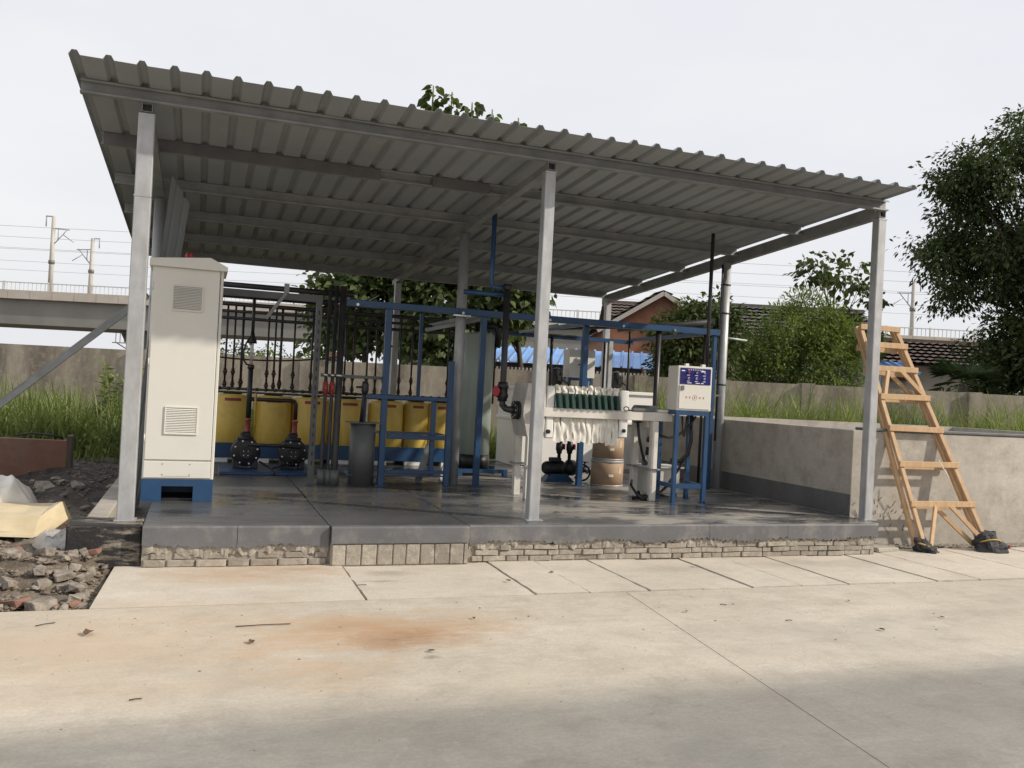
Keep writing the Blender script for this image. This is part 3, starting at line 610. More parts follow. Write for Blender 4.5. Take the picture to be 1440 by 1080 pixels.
# pipe run along tank tops and its risers
hp = thing('header_pipe', (2.2,4.86,1.2), 'dark header pipe with couplings running along the yellow tank tops', 'pipe')
MB().tube([(.62,4.86,1.245),(3.95,4.86,1.245)], .016, 8).build('pipe', 'blackpipe', hp)
MB().tube([(.62,4.89,1.20),(3.95,4.89,1.20)], .012, 8).build('pipe', 'blackpipe', hp)
for x in np.arange(.7,3.95,.117): MB().lathe((x,4.86,1.245), [(0,-.02),(.023,-.02),(.023,.02),(0,.02)], 8, (1,0,0)).build('coupling', 'blackpipe', hp)
for i, (x, big) in enumerate(((.765,0),(.862,0),(.962,1),(1.285,0),(1.375,0),(1.452,1),(1.62,0),(1.855,0),(2.06,1),(2.41,0),(2.60,0),(2.30,0),(2.72,0),(2.83,0),(3.05,0),(3.22,0),(3.74,0),(4.05,0))):
    r = .013 if not big else .017; yy = 4.90
    t = thing('riser_pipe', (x,yy,1.2), 'thin dark riser pipe with a brown valve above the yellow tanks', 'pipe', 'risers above the yellow tanks')
    MB().tube([(x,yy,1.262),(x,yy,2.34)], r, 8).build('pipe', 'blackpipe' if i % 3 else 'brownpipe', t)
    for z in ((1.46,1.30) if not big else (1.33,)):
        v = MB().lathe((x,yy,z), [(0,-.045),(r+.008,-.045),(r+.008,-.024),(r+.004,-.022),(r+.004,-.018),(r+.015,-.018),(r+.015,.018),(r+.004,.018),(r+.004,.022),(r+.008,.024),(r+.008,.045),(0,.045)], 8).build('valve', 'brownpipe', t)
        MB().tube([(x,yy-.02,z),(x,yy-.055,z)], .008, 6).build('valve_handle', 'dullred', v)
# overhead dark pipes over the tanks
for (y, z, x0, x1, r, lab) in ((4.9,2.34,.45,4.3,.028,'dark pipe along the tops of the risers, highest of the far pair'),(4.9,2.16,.45,4.3,.022,'dark pipe halfway below the highest far overhead pipe'),(4.9,2.455,.45,2.9,.042,'thick dark pipe just under the shelter eave above the risers'),(4.72,2.235,.45,5.6,.018,'thin dark pipe in front of the far overhead pipe pair'),(2.49,2.345,.60,1.98,.030,'black pipe lying on the grey channel frame beside the cabinet')):
    MB().tube([(x0,y,z),(x1,y,z)], r, 10).build('overhead_pipe', 'blackpipe', None, lab, 'pipe')
# grey channel frame
gf = thing('channel_support', (1.63,2.49,ZF), 'grey slotted channel frame with one post between the pumps and pipes', 'frame')
MB().box((1.595,2.46,ZF), (1.655,2.52,2.31)).build('post', 'pipe_grey', gf)
MB().box((.62,2.46,2.235), (1.594,2.52,2.305)).build('top_rail', 'pipe_grey', gf)
MB().bar((1.08,2.445,2.02), (1.27,2.445,2.30), .03, .035).build('brace', 'galv_dark', gf)
MB().box((1.25,2.43,2.30), (1.30,2.47,2.40)).build('bracket', 'galv_dark', gf)
MB().box((1.56,2.43,ZF), (1.69,2.55,ZF+.008)).build('base_plate', 'pipe_grey', gf)
for z in np.arange(.5,2.2,.1): MB().box((1.618,2.457,z), (1.632,2.4595,z+.045)).build('slot', 'black', gf)
# three drop pipes with red valves
for i, (xb, xt, r, lab) in enumerate(((1.722,1.785,.019,'dark drop pipe with red ball valve beside the grey channel post'),(1.79,1.86,.019,'dark drop pipe with red ball valve beside the thick grey drop pipe'),(1.86,1.93,.037,'thick dark drop pipe without a valve, next to the blue rack post'))):
    y = 2.40; t = thing('drop_pipe', (xb,y,ZF), lab, 'pipe')
    MB().tube([(xb,y,ZF),(xb,y,ZF+.12),(xb+.001,y,2.42)], r, 12).build('pipe', 'blackpipe', t)
    if r < .03:
        v = MB().lathe((xb,y,1.33), [(0,-.08),(.025,-.08),(.025,-.05),(.031,-.045),(.031,.04),(.025,.045),(.025,.07),(0,.07)], 14).build('valve', 'dullred', t)
        MB().box((xb-.014,y-.055,1.31), (xb+.014,y-.031,1.36), .004).build('valve_handle', 'red', v)
    MB().lathe((xb,y,1.45), [(0,0),(r+.008,0),(r+.008,.03),(0,.03)], 12).build('clamp', 'chrome', t)
    MB().lathe((xb,y,ZF), [(0,0),(r+.02,0),(r+.02,.16),(0,.16)], 12).build('socket', 'pipe_grey', t)
MB().box((1.67,2.425,1.445), (2.33,2.445,1.48)).build('clamp_rail', 'pipe_grey', None, 'slotted grey rail holding the red-valved drop pipes to the blue rack', 'rail')
# diaphragm pumps
bp_ = thing('pump_skid', (1.27,3.7,ZF), 'flat blue steel plate under the two black pumps', 'base plate')
MB().box((.72,3.25,ZF), (1.75,4.2,ZF+.035), .004).build('plate', 'blue', bp_)
def dpump(x, y, lab):
    t = thing('diaphragm_pump', (x,y,ZF+.035), lab, 'pump')
    z = ZF+.035+.19
    MB().lathe((x,y-.11,z), [(.0,-.01),(.07,-.012),(.12,.0),(.160,.014),(.168,.032),(.168,.06),(.135,.07),(.11,.075),(.11,.145),(.135,.15),(.168,.165),(.168,.19),(.16,.21),(.11,.22),(0,.22)], 26, (0,1,0)).build('chamber', 'black', t)
    for a in range(8): 
        q = a*PI/4+.3; MB().lathe((x+.135*math.cos(q),y-.115,z+.135*math.sin(q)), [(0,0),(.011,0),(.011,.02),(0,.02)], 6, (0,1,0)).build('bolt', 'chrome', t)
    for a in range(4): 
        q = a*PI/2+.8; MB().lathe((x+.035*math.cos(q),y-.126,z+.035*math.sin(q)-.01), [(0,0),(.006,0),(.006,.01),(0,.01)], 6, (0,1,0)).build('bolt', 'chrome', t)
    MB().box((x-.06,y-.05,z+.09), (x+.05,y+.06,z+.235), .015).build('air_valve', 'black', t)
    MB().tube([(x-.10,y-.09,z+.16),(x+.08,y-.09,z+.16)], .026, 10).build('manifold', 'blackpipe', t)
    for s in (-1,1): MB().box((x+s*.105-.035,y-.10,ZF+.036), (x+s*.105+.035,y+.10,z-.09), .006).build('foot', 'black', t)
    b = MB(); b.lathe((x+.012,y,z+.225), [(0,0),(.034,0),(.034,.02),(.028,.03),(.028,.13),(.036,.14),(.036,.16),(0,.16)], 14); b.build('union', 'dullred', t)
    return t
dpump(1.01,3.72,'black round diaphragm pump nearest the beige cabinet, with tall riser'); dpump(1.55,3.72,'black round diaphragm pump beside the grey channel post')
pp = thing('pump_pipework', (1.02,3.72,.93), 'brown discharge pipe joining the two black pumps with a clear damper tube', 'pipe')
MB().tube([(1.022,3.72,.92),(1.022,3.72,1.50)], .030, 12).build('pipe', 'blackpipe', pp)
MB().tube([(1.022,3.72,1.145),(1.50,3.72,1.145),(1.54,3.72,1.135),(1.562,3.72,1.10),(1.562,3.72,.92)], .025, 10).build('pipe', 'brownpipe', pp)
MB().tube([(1.03,3.60,.62),(1.64,3.60,.60)], .020, 10).build('pipe', 'blackpipe', pp)
MB().lathe((1.022,3.72,1.50), [(0,0),(.04,0),(.04,.03),(.03,.05),(0,.05)], 12).build('flange', 'brownpipe', pp)
MB().tube([(1.022,3.72,1.55),(1.022,3.72,1.80)], .022, 12).build('clear_tube', 'film', pp)
MB().lathe((1.022,3.72,1.80), [(0,0),(.055,0),(.05,.03),(.028,.09),(.022,.12),(0,.12)], 14).build('bell', 'black', pp)
MB().tube([(1.022,3.72,1.92),(1.022,3.72,2.33)], .019, 10).build('pipe', 'blackpipe', pp)
MB().tube([(1.00,3.70,1.88),(.955,3.70,1.80),(.93,3.70,1.70),(.935,3.70,1.60),(.97,3.71,1.55),(1.0,3.72,1.545)], .010, 8).build('hose', 'black', pp)
MB().tube([(1.085,3.55,1.22),(1.09,3.55,.75)], .012, 8).build('sight_tube', 'rope', pp)
for x in (1.07,1.50): MB().tube([(x+.10,3.62,.42),(1.29,3.4,.36),(1.31,3.2,.32)], .012, 6).build('drain_hose', 'black', None, 'short black drain hose trailing from a pump over the blue plate', 'hose', 'pump drain hoses')
# grey cylinder bucket
gc = thing('priming_pot', (2.16,2.48,ZF), 'dark grey plastic cylinder pot with flat square-edged lid and pipe', 'pot')
MB().lathe((2.16,2.48,ZF), [(0,0),(.138,0),(.138,.665),(0,.665)], 26).build('pot', 'pipe_grey', gc)
MB().box((1.985,2.32,.966), (2.335,2.64,.976)).build('lid_plate', 'pipe_grey', gc)
MB().tube([(2.135,2.48,.975),(2.16,2.48,1.40)], .022, 10).build('pipe', 'blackpipe', gc)
MB().lathe((2.158,2.48,1.35), [(0,-.07),(.03,-.07),(.04,-.03),(.04,.03),(.03,.07),(0,.07)], 12).build('valve', 'blackpipe', gc)
MB().tube([(2.158,2.48,1.36),(2.06,2.46,1.35)], .012, 8).build('branch', 'blackpipe', gc)
# blue pipe rack
rk = thing('pipe_rack', (4.2,2.45,ZF), 'long blue square-tube pipe rack spanning the shed behind the press', 'rack')
def sq(name, p0, p1, wd=.055, mt='blue', par=rk, h=None): return MB().bar(p0, p1, wd, h or wd, (0,0,1), .004).build(name, mt, par)
sq('top_beam', (1.88,2.45,2.255), (6.55,2.45,2.255), .07, h=.075)
for (x, y, z1) in ((2.36,2.40,2.215),(3.46,2.45,2.215),(4.80,2.60,2.30),): 
    sq('post', (x,y,ZF), (x,y,z1), .065); MB().box((x-.07,y-.07,ZF), (x+.07,y+.07,ZF+.008)).build('base_plate', 'blue', rk)
sq('post', (6.50,2.46,ZF), (6.50,2.46,2.216), .05)
sq('post', (3.09,2.38,ZF), (3.09,2.38,1.69), .06); sq('post', (2.915,2.40,.42), (2.915,2.40,1.235), .05); sq('post', (2.19,2.66,.4), (2.19,2.66,1.23), .045)
sq('shelf_rail', (2.16,2.37,1.262), (3.06,2.37,1.262), .045); sq('shelf_rail', (2.40,2.37,.835), (3.06,2.37,.835), .04, h=.05); sq('shelf_rail', (2.40,2.37,.455), (3.06,2.37,.455), .04)
MB().box((2.20,2.40,.862), (3.06,2.75,.874)).build('shelf', 'blue', rk); MB().box((2.0,2.40,.40), (3.06,2.8,.412)).build('shelf', 'blue', rk)
sq('thin_post', (2.885,3.05,1.27), (2.885,3.05,2.25), .04)
sq('rear_beam', (4.3,4.75,2.215), (6.55,4.75,2.215), .06); sq('cross_beam', (6.52,2.49,2.25), (6.52,4.72,2.25), .05); sq('cross_beam', (4.80,2.635,2.25), (4.80,4.72,2.25), .05); sq('cross_beam', (3.46,2.49,2.25), (3.46,4.9,2.25), .05,'galv_dark')
sq('rear_post', (5.73,4.75,1.47), (5.73,4.75,2.185), .045, 'bright_blue')
MB().bar((2.9,2.9,2.05), (3.55,2.5,2.22), .03, .04).build('stay', 'galv_dark', rk); MB().bar((4.0,2.75,2.1), (4.4,2.5,2.2), .03, .03).build('stay', 'galv_dark', rk)
for (x, y) in ((2.13,4.7),(2.42,4.7)): MB().tube([(x,y,2.42),(x+.26,y,2.60)], .012, 6).build('threaded_rod', 'chrome', rk)
for x in (2.02,3.2,4.25,5.2,5.9): MB().lathe((x,2.41,2.24), [(0,0),(.016,0),(.016,.012),(0,.012)], 8, (0,-1,0)).build('bolt', 'chrome', rk)
MB().box((3.08,2.365,2.20), (3.28,2.41,2.215)).build('clip', 'chrome', rk)
# slanted offcuts leaning under rack
for (x, lab) in ((2.94,'dull steel offcut leaning under the blue rack, beside the yellow tanks'),(3.22,'dull steel offcut leaning under the blue rack, beside the round post')):
    MB().bar((x-.09,2.70,ZF), (x+.06,2.85,.72), .08, .012, (0,1,0)).build('steel_offcut', 'galv_dark', None, lab, 'steel plate')
# pale column vessel on blue pallet
cv = thing('column_vessel', (3.84,3.8,ZF), 'tall pale green cylinder vessel on black foot and blue stand behind the round post', 'vessel')
MB().lathe((3.84,3.8,.56), [(0,0),(.20,0),(.20,1.52),(.17,1.56),(.05,1.58),(0,1.58)], 32).build('shell', 'frp', cv)
MB().lathe((3.84,3.8,.39), [(0,0),(.208,0),(.208,.168),(0,.168)], 32).build('foot_ring', 'black', cv)
for a in ((3.56,3.52,.34),(3.56,4.04,.34)): MB().box((a[0],a[1],.342), (4.22,a[1]+.06,.388)).build('stand_rail', 'blue', cv)
for x in (3.56,4.16):
    for y in (3.52,4.04): MB().box((x,y,ZF), (x+.06,y+.06,.341)).build('stand_foot', 'blue', cv)
MB().lathe((3.84,3.8,2.141), [(0,0),(.07,0),(.07,.12),(.13,.12),(.13,.16),(.04,.16),(.04,.24),(0,.24)], 18).build('valve_head', 'black', cv)
MB().tube([(3.92,3.8,2.22),(4.05,3.78,2.22),(4.1,3.78,2.1),(4.08,3.78,1.95)], .04, 10).build('elbow', 'black', cv)
# feed pipe from roof to press
fp = thing('feed_pipe', (3.45,1.66,1.2), 'black feed pipe with red handwheel dropping to the filter press head', 'pipe')
MB().tube([(3.452,1.66,2.50),(3.458,1.66,1.29),(3.462,1.66,1.245),(3.48,1.60,1.21),(3.50,1.56,1.202),(3.56,1.52,1.20)], .034, 14).build('pipe', 'blackpipe', fp)
v = MB().lathe((3.457,1.66,1.385), [(0,-.10),(.05,-.10),(.05,-.07),(.06,-.06),(.06,-.03),(.052,-.02),(.052,.03),(.06,.04),(.06,.07),(.05,.08),(.05,.10),(0,.10)], 16).build('valve', 'black', fp)
MB().lathe((3.365,1.62,1.385), [(0,0),(.055,0),(.060,.008),(.055,.016),(.02,.018),(.014,.06),(0,.06)], 16, (1,.3,0)).build('handwheel', 'red', v)
MB().lathe((3.535,1.51,1.20), [(0,0),(.095,0),(.095,.022),(.06,.024),(.06,.028),(.095,.03),(.095,.05),(0,.05)], 22, (1,0,0)).build('flange', 'black', fp)
for a in range(8): MB().lathe((3.527,1.51+.072*math.cos(a*PI/4),1.20+.072*math.sin(a*PI/4)), [(0,0),(.010,0),(.010,.012),(0,.012)], 6, (1,0,0)).build('bolt', 'chrome', fp)
MB().lathe((3.452,1.66,2.45), [(0,0),(.045,0),(.045,.06),(0,.06)], 14).build('cap_fitting', 'black', fp)
bpz = thing('blue_vent_pipe', (3.3,1.70,2.4), 'blue pipe hanging from the roof with a horizontal leg to the feed pipe', 'pipe')
MB().tube([(3.285,1.70,zb(1.7)+.10),(3.285,1.70,2.52),(3.30,1.70,2.48),(3.34,1.70,2.47),(3.43,1.68,2.475)], .026, 12).build('pipe', 'blue', bpz)
MB().tube([(2.99,1.72,2.40),(3.42,1.67,2.40)], .026, 12).build('pipe', 'blue', bpz)
# ---- filter press
fpz = thing('filter_press', (4.4,1.55,ZF), 'cream filter press with ten white-clothed plates and dark green handles', 'filter press')
for (y, nm) in ((1.30,'side_beam'),(1.80,'side_beam')):
    b = MB(); b.box((3.72,y-.012,1.152), (5.28,y+.012,1.246), .003); b.box((3.72,y+.012 if y < 1.5 else y-.05,1.236), (5.28,y+.05 if y < 1.5 else y-.012,1.246)); b.box((3.72,y+.012 if y < 1.5 else y-.05,1.152), (5.28,y+.05 if y < 1.5 else y-.012,1.162)); b.build(nm, 'press_paint', fpz)
MB().prism([(0,.30),(.05,.55),(.22,.55),(.22,0),(.07,0),(.0,.22)], (3.59,1.36,.935), (.80,0,0), (0,0,1), (0,.40,0)).build('head_stand', 'head_paint', fpz)
for y in (1.38,1.74): MB().prism([(0,.27),(.06,.53),(.10,.53),(.05,.27),(.10,.02),(.06,.02)], (3.585,y-.012,.935), (.8,0,0), (0,0,1), (0,.024,0)).build('rib', 'head_paint', fpz)
MB().box((3.76,1.31,.92), (3.81,1.79,1.475), .006).build('head_plate', 'press_paint', fpz)
MB().box((3.825,1.315,.93), (3.91,1.785,1.47), .012).build('end_plate', 'white_pp', fpz)
MB().lathe((3.845,1.312,1.00), [(0,0),(.022,0),(.022,.03),(0,.03)], 12, (0,-1,0)).build('drain_port', 'black', fpz)
for (x, y) in ((3.68,1.38),(3.68,1.72),(5.07,1.30),(5.07,1.72)):
    head = x < 4
    MB().box((x-.035,y-.035,ZF), (x+.035,y+.035,.935 if head else 1.150), .003).build('leg', 'press_paint', fpz)
    MB().box((x-.065,y-.06,ZF+.33), (x+.065,y+.06,ZF+.345)).build('leg_flange', 'galv_dark', fpz)
MB().box((5.02,1.36,1.08), (5.12,1.72,1.15)).build('tail_cross', 'press_paint', fpz)
MB().box((5.02,1.31,.632), (5.12,1.75,.65)).build('tail_tie', 'galv_dark', fpz)
def crumple(x0, x1, y, z0, z1, seed):
    r = np.random.default_rng(seed); nx, nz = 7, 12; V = []; F = []
    ph = r.uniform(0,6.28,4)
    for j in range(nz+1):
        for i in range(nx+1):
            u = i/nx; v = j/nz; x = x0+(x1-x0)*u; z = z0+(z1-z0)*v
            V.append((x+.006*math.sin(v*7+ph[0]), y - .007*math.sin(u*PI*2+ph[1]+v*2) - .005*math.sin(v*9+ph[2]+u*4) + r.uniform(-.0015,.0015), z+.006*math.sin(u*5+ph[3])))
    for j in range(nz):
        for i in range(nx): a = j*(nx+1)+i; F.append((a,a+1,a+nx+2,a+nx+1))
    return V, F
NP = 10; px0 = 3.925; pw = .0735
for i in range(NP):
    x = px0+i*pw
    pl_ = MB().box((x+.006,1.345,.93), (x+pw-.010,1.755,1.445), .006).build('filter_plate', 'white_pp', fpz)
    V, F = crumple(x-.004, x+pw*.98, 1.337, .890+rnd.uniform(-.02,.015), 1.16, i); MB().add(V, F, True).build('cloth_skirt', 'cloth', pl_)
    V, F = crumple(x-.002, x+pw*.80, 1.332, 1.375, 1.475+rnd.uniform(-.012,.02), 40+i); MB().add(V, F, True).build('cloth_top', 'cloth', pl_)
    b = MB()
    for kk in range(3): b.tube([(x+.01+kk*.02,1.345+.05*kk,1.45),(x+.03+rnd.uniform(-.01,.01),1.36+.05*kk,1.475),(x+.05,1.345+.06*kk,1.45)], .010, 6)
    b.build('cloth_tie', 'cloth', pl_)
    MB().prism([(.006,0),(.042,0),(.028,.07),(.012,.150),(-.012,.150),(-.002,.07)], (x+.010,1.255,1.250), (1,0,0), (0,0,1), (0,.085,0)).build('handle', 'green', pl_)
xe = px0+NP*pw
MB().box((xe+.005,1.315,.96), (xe+.10,1.785,1.46), .01).build('follower_plate', 'white_pp', fpz)
MB().lathe((xe+.05,1.312,1.035), [(0,0),(.020,0),(.020,.02),(0,.02)], 12, (0,-1,0)).build('drain_port', 'black', fpz)
MB().lathe((xe+.10,1.55,1.215), [(0,0),(.045,0),(.045,.20),(.10,.20),(.10,.45),(0,.45)], 20, (1,0,0)).build('ram', 'grey_steel', fpz)
MB().box((4.80,1.275,1.250), (5.05,1.335,1.282), .004).build('beam_rest', 'grey_steel', fpz)
MB().box((5.10,1.275,1.248), (5.22,1.345,1.278), .004).build('beam_pad', 'press_paint', fpz)
b = MB()
for a in range(9): q = a*PI/4.5; b.tube([(4.71+.03*math.cos(q),1.27,1.27+.022*math.sin(q)),(4.71+.03*math.cos(q+.7),1.27,1.27+.022*math.sin(q+.7))], .006, 5)
b.build('wire_loop', 'grey_steel', fpz)
# hydraulic unit behind the tail legs
hu = thing('hydraulic_unit', (5.42,1.75,ZF), 'beige hydraulic tank with motor and hoses behind the press tail', 'hydraulic unit')
MB().box((5.18,1.58,ZF+.04), (5.58,1.92,.625), .008).build('oil_tank', 'press_paint', hu); MB().box((5.14,1.55,.626), (5.62,1.95,.642)).build('tank_lid', 'press_paint', hu)
for x in (5.2,5.52):
    for y in (1.6,1.86): MB().box((x,y,ZF), (x+.04,y+.04,ZF+.039)).build('foot', 'black', hu)
MB().lathe((5.32,1.75,.643), [(0,0),(.09,0),(.09,.015),(.075,.02),(.075,.26),(.085,.27),(.085,.30),(.05,.33),(0,.33)], 20).build('motor', 'black', hu)
MB().box((5.17,1.64,.643), (5.25,1.74,.76), .008).build('valve_block', 'chrome', hu); MB().box((5.19,1.6,.85), (5.27,1.7,.90), .005).build('terminal_box', 'press_paint', hu)
MB().tube([(5.21,1.69,.76),(5.21,1.68,.85)], .02, 8).build('valve_stem', 'black', hu)
def sag(p0, p1, drop, n=14): 
    p0 = Vector(p0); p1 = Vector(p1); return [p0.lerp(p1, i/n) - Vector((0,0,drop*4*(i/n)*(1-i/n))) for i in range(n+1)]
for (pts, r, lab) in (((( 4.93,1.42,1.14),(4.95,1.40,.95),(5.03,1.44,.75),(5.13,1.55,.67),(5.2,1.66,.70)), .016, 'black hydraulic hose curving from the press ram to the oil tank'),
                      (sag((5.05,1.42,1.14),(5.60,1.34,1.22),.20), .014, 'black cable sagging from press tail to control box'),
                      (sag((5.44,1.36,1.22),(5.50,1.36,1.22),.22), .010, 'thin black cable loop hanging inside the blue stand'),
                      (((5.56,1.36,1.24),(5.57,1.37,.95),(5.54,1.38,.80),(5.46,1.40,.72),(5.36,1.42,.73)), .022, 'thick black cable bundle curving down inside the blue stand'),
                      (((5.52,1.38,.76),(5.40,1.36,.60),(5.26,1.30,.46),(5.18,1.28,.40),(5.0,1.32,.33),(4.93,1.45,.315)), .016, 'black cable slanting from the stand to the press foot'),
                      (((5.0,1.62,.48),(4.93,1.5,.44),(4.93,1.36,.36),(4.97,1.3,.315),(5.1,1.38,.313)), .014, 'black hose looping over the floor by the tail legs')):
    MB().tube(pts, r, 8).build('cable', 'black', None, lab, 'cable')
# ---- small control box on blue stand
st = thing('control_box', (5.42,1.3,ZF), 'small beige control box with blue button panel on a blue stand', 'control box')
RZ = -.03; PC = Vector((5.42,1.12,0)); Rm = Matrix.Rotation(RZ, 3, 'Z')
def lb(x0, y0, z0, x1, y1, z1, nm, mt, par=st, bev=0): return MB().box((5.42+x0,1.12+y0,z0), (5.42+x1,1.12+y1,z1), bev, (0,0,RZ), PC).build(nm, mt, par)
bx_ = lb(-.205,-.02,1.282,.205,.20,1.757,'box','cabinet',st,.006)
lb(-.185,-.030,1.30,.188,-.021,1.555,'door','cabinet',bx_,.003)
pn = lb(-.180,-.026,1.563,.184,-.0205,1.735,'button_panel','panel_blue',bx_)
def lp(x, z, y=-.03): return PC + Rm@Vector((x,y,0)) + Vector((0,0,z))
for r_ in range(2):
    for c_ in range(3):
        o = MB().lathe(lp(-.085+c_*.095,1.688-r_*.062,-.028), [(0,0),(.013,0),(.013,.010),(.009,.018),(0,.018)], 12, Rm@Vector((0,-1,0))).build('button', 'white_print' if r_ else ('red' if c_ == 0 else 'chrome'), bx_)
        if r_: MB().lathe(lp(-.085+c_*.095,1.688-r_*.062,-.046), [(0,0),(.007,0),(.007,.003),(0,.003)], 8, Rm@Vector((0,-1,0))).build('button_cap', 'panel_blue', o)
b = MB()
def mark(x, z, w_, h_): b.box((5.42+x-w_/2,1.12-.0275,z-h_/2), (5.42+x+w_/2,1.12-.0265,z+h_/2), 0, (0,0,RZ), PC)
for i in range(7): 
    x = -.082+i*.027; mark(x,1.722,.015,.0035); mark(x-.004,1.716,.003,.012); mark(x+.004,1.714,.0035,.010)
for c_ in range(3):
    mark(-.085+c_*.095,1.660,.034,.006); mark(-.085+c_*.095,1.597,.034,.006)
mark(-.148,1.705,.04,.012); mark(.09,1.705,.05,.014); mark(-.07,1.578,.05,.008); mark(.03,1.578,.05,.008); mark(.085,1.578,.03,.008)
b.build('panel_lettering', 'white_print', bx_)
b = MB()
for x in (-.10,-.060,.062,.105):
    for k_ in range(3): b.box((5.42+x-.009,1.12-.0315,1.415+k_*.007), (5.42+x+.009,1.12-.0305,1.4175+k_*.007), 0, (0,0,RZ), PC)
    b.box((5.42+x-.0015,1.12-.0317,1.412), (5.42+x+.0015,1.12-.0303,1.436), 0, (0,0,RZ), PC)
for a in range(20):
    q0 = a*PI/10; q1 = q0+PI/10
    b.tube([lp(.0+.026*math.cos(q0),1.424+.026*math.sin(q0),-.031), lp(.0+.026*math.cos(q1),1.424+.026*math.sin(q1),-.031)], .0016, 4)
b.box((5.42-.005,1.12-.0317,1.412), (5.42+.005,1.12-.0303,1.436), 0, (0,0,RZ), PC); b.build('warning_lettering', 'red_print', bx_)
lb(-.165,-.042,1.50,-.135,-.031,1.545,'latch','grey_steel',bx_)
for x in (-.08,.12): lb(x,.05,1.7571,x+.04,.09,1.785,'cable_gland','white_print',bx_)
for (x, y) in ((-.185,0),(.17,0),(-.185,.36),(.17,.36)):
    lb(x-.022,y-.022,ZF,x+.022,y+.022,1.233,'leg','blue',st,.003)
    lb(x-.04,y-.04,ZF,x+.04,y+.04,ZF+.006,'foot_plate','blue')
lb(-.207,-.022,1.234,.192,.022,1.281,'top_rail','blue'); lb(-.207,.338,1.234,.192,.382,1.281,'top_rail','blue'); lb(-.207,.022,1.236,-.163,.338,1.279,'top_rail','blue'); lb(.148,.022,1.236,.192,.338,1.279,'top_rail','blue')
lb(-.162,-.015,.455,.147,.015,.505,'foot_rail','blue'); lb(-.2,.022,.455,-.17,.338,.50,'foot_rail','blue'); lb(.155,.022,.455,.185,.338,.50,'foot_rail','blue')
# fibre drums
def drum(z, lab, r=.198, h=.31):
    t = thing('fibre_drum', (5.23,2.72,z), lab, 'drum')
    MB().lathe((5.23,2.72,z), [(0,0),(r,0),(r,h),(0,h)], 30).build('barrel', 'cardboard', t)
    MB().lathe((5.23,2.72,z), [(0,-.0),(r+.003,-.0),(r+.004,.012),(r+.001,.02),(0,.02)], 30).build('bottom_hoop', 'galv', t)
    MB().lathe((5.23,2.72,z+h-.025), [(0,0),(r+.001,0),(r+.007,.006),(r+.004,.014),(r+.007,.022),(r+.002,.030),(0,.030)], 30).build('lid_hoop', 'galv', t)
    for (a0, zz, ww, hh) in ((-1.9,.12,.12,.03),(-1.25,.16,.10,.08)):
        b = MB(); q = r+.0015
        for kk in range(4):
            c0 = a0+kk*ww; c1 = c0+ww*.98*.5 if False else a0+(kk+1)*ww
            c0 = a0+kk*ww*.6; c1 = a0+(kk+1)*ww*.6
            b.add([(5.23+q*math.cos(c0),2.72+q*math.sin(c0),z+zz),(5.23+q*math.cos(c1),2.72+q*math.sin(c1),z+zz),(5.23+q*math.cos(c1),2.72+q*math.sin(c1),z+zz+hh),(5.23+q*math.cos(c0),2.72+q*math.sin(c0),z+zz+hh)], [(0,1,2,3)])
        b.build('paper_label', 'sack_white' if ww > .11 else 'sack_yellow', t)
drum(ZF, 'brown fibre drum standing on the floor under another drum'); drum(ZF+.317, 'brown fibre drum stacked on top of another drum', .192, .30)
# small pump on the floor
sp = thing('transfer_pump', (4.80,3.1,ZF), 'black motor pump with two red-valved pipes on the floor under the press', 'pump')
MB().lathe((4.52,3.05,.47), [(0,0),(.06,0),(.075,.02),(.075,.22),(.09,.23),(.09,.26),(.06,.30),(.10,.34),(.10,.42),(0,.44)], 20, (1,.1,0)).build('motor', 'black', sp)
for k_ in range(9): MB().lathe((4.56+k_*.02,3.054+k_*.002,.47), [(0,0),(.082,0),(.082,.006),(0,.006)], 16, (1,.1,0)).build('cooling_fin', 'black', sp)
MB().box((4.60,3.0,.545), (4.74,3.1,.60), .01).build('terminal_box', 'black', sp)
MB().prism([(-.05,0),(.36,0),(.26,.10),(.04,.10)], (4.56,2.99,ZF), (1,0,0), (0,0,1), (0,.16,0)).build('pedestal', 'blue', sp)
MB().tube([(4.93,3.09,.46),(5.12,3.10,.45),(5.28,3.1,.44)], .035, 10).build('pipe', 'black', sp)
MB().lathe((5.10,3.1,.45), [(0,-.04),(.05,-.04),(.03,0),(.05,.04),(0,.04)], 12, (1,0,0)).build('valve', 'black', sp)
MB().lathe((5.10,3.1,.48), [(0,0),(.012,0),(.012,.06),(.05,.06),(.05,.075),(0,.075)], 12).build('valve_wheel', 'black', sp)
for x in (4.73,4.87):
    MB().tube([(x,3.07,.56),(x,3.07,1.0)], .022, 10).build('riser', 'blackpipe', sp)
    vv = MB().lathe((x,3.07,.73), [(0,-.08),(.035,-.08),(.035,-.05),(.045,-.04),(.045,.04),(.035,.05),(.035,.08),(0,.08)], 12).build('valve', 'black', sp)
    MB().box((x+.045,3.03,.70), (x+.065,3.10,.77), .004).build('valve_handle', 'red', vv)
b = MB(); pts = [(5.02+.11*math.cos(a),3.0,.42+.10*math.sin(a)) for a in np.linspace(1.9,-2.6,16)]; b.tube(pts, .012, 6); b.build('hose_loop', 'black', None, 'black hose loop standing on the floor behind the blue rack post', 'hose')
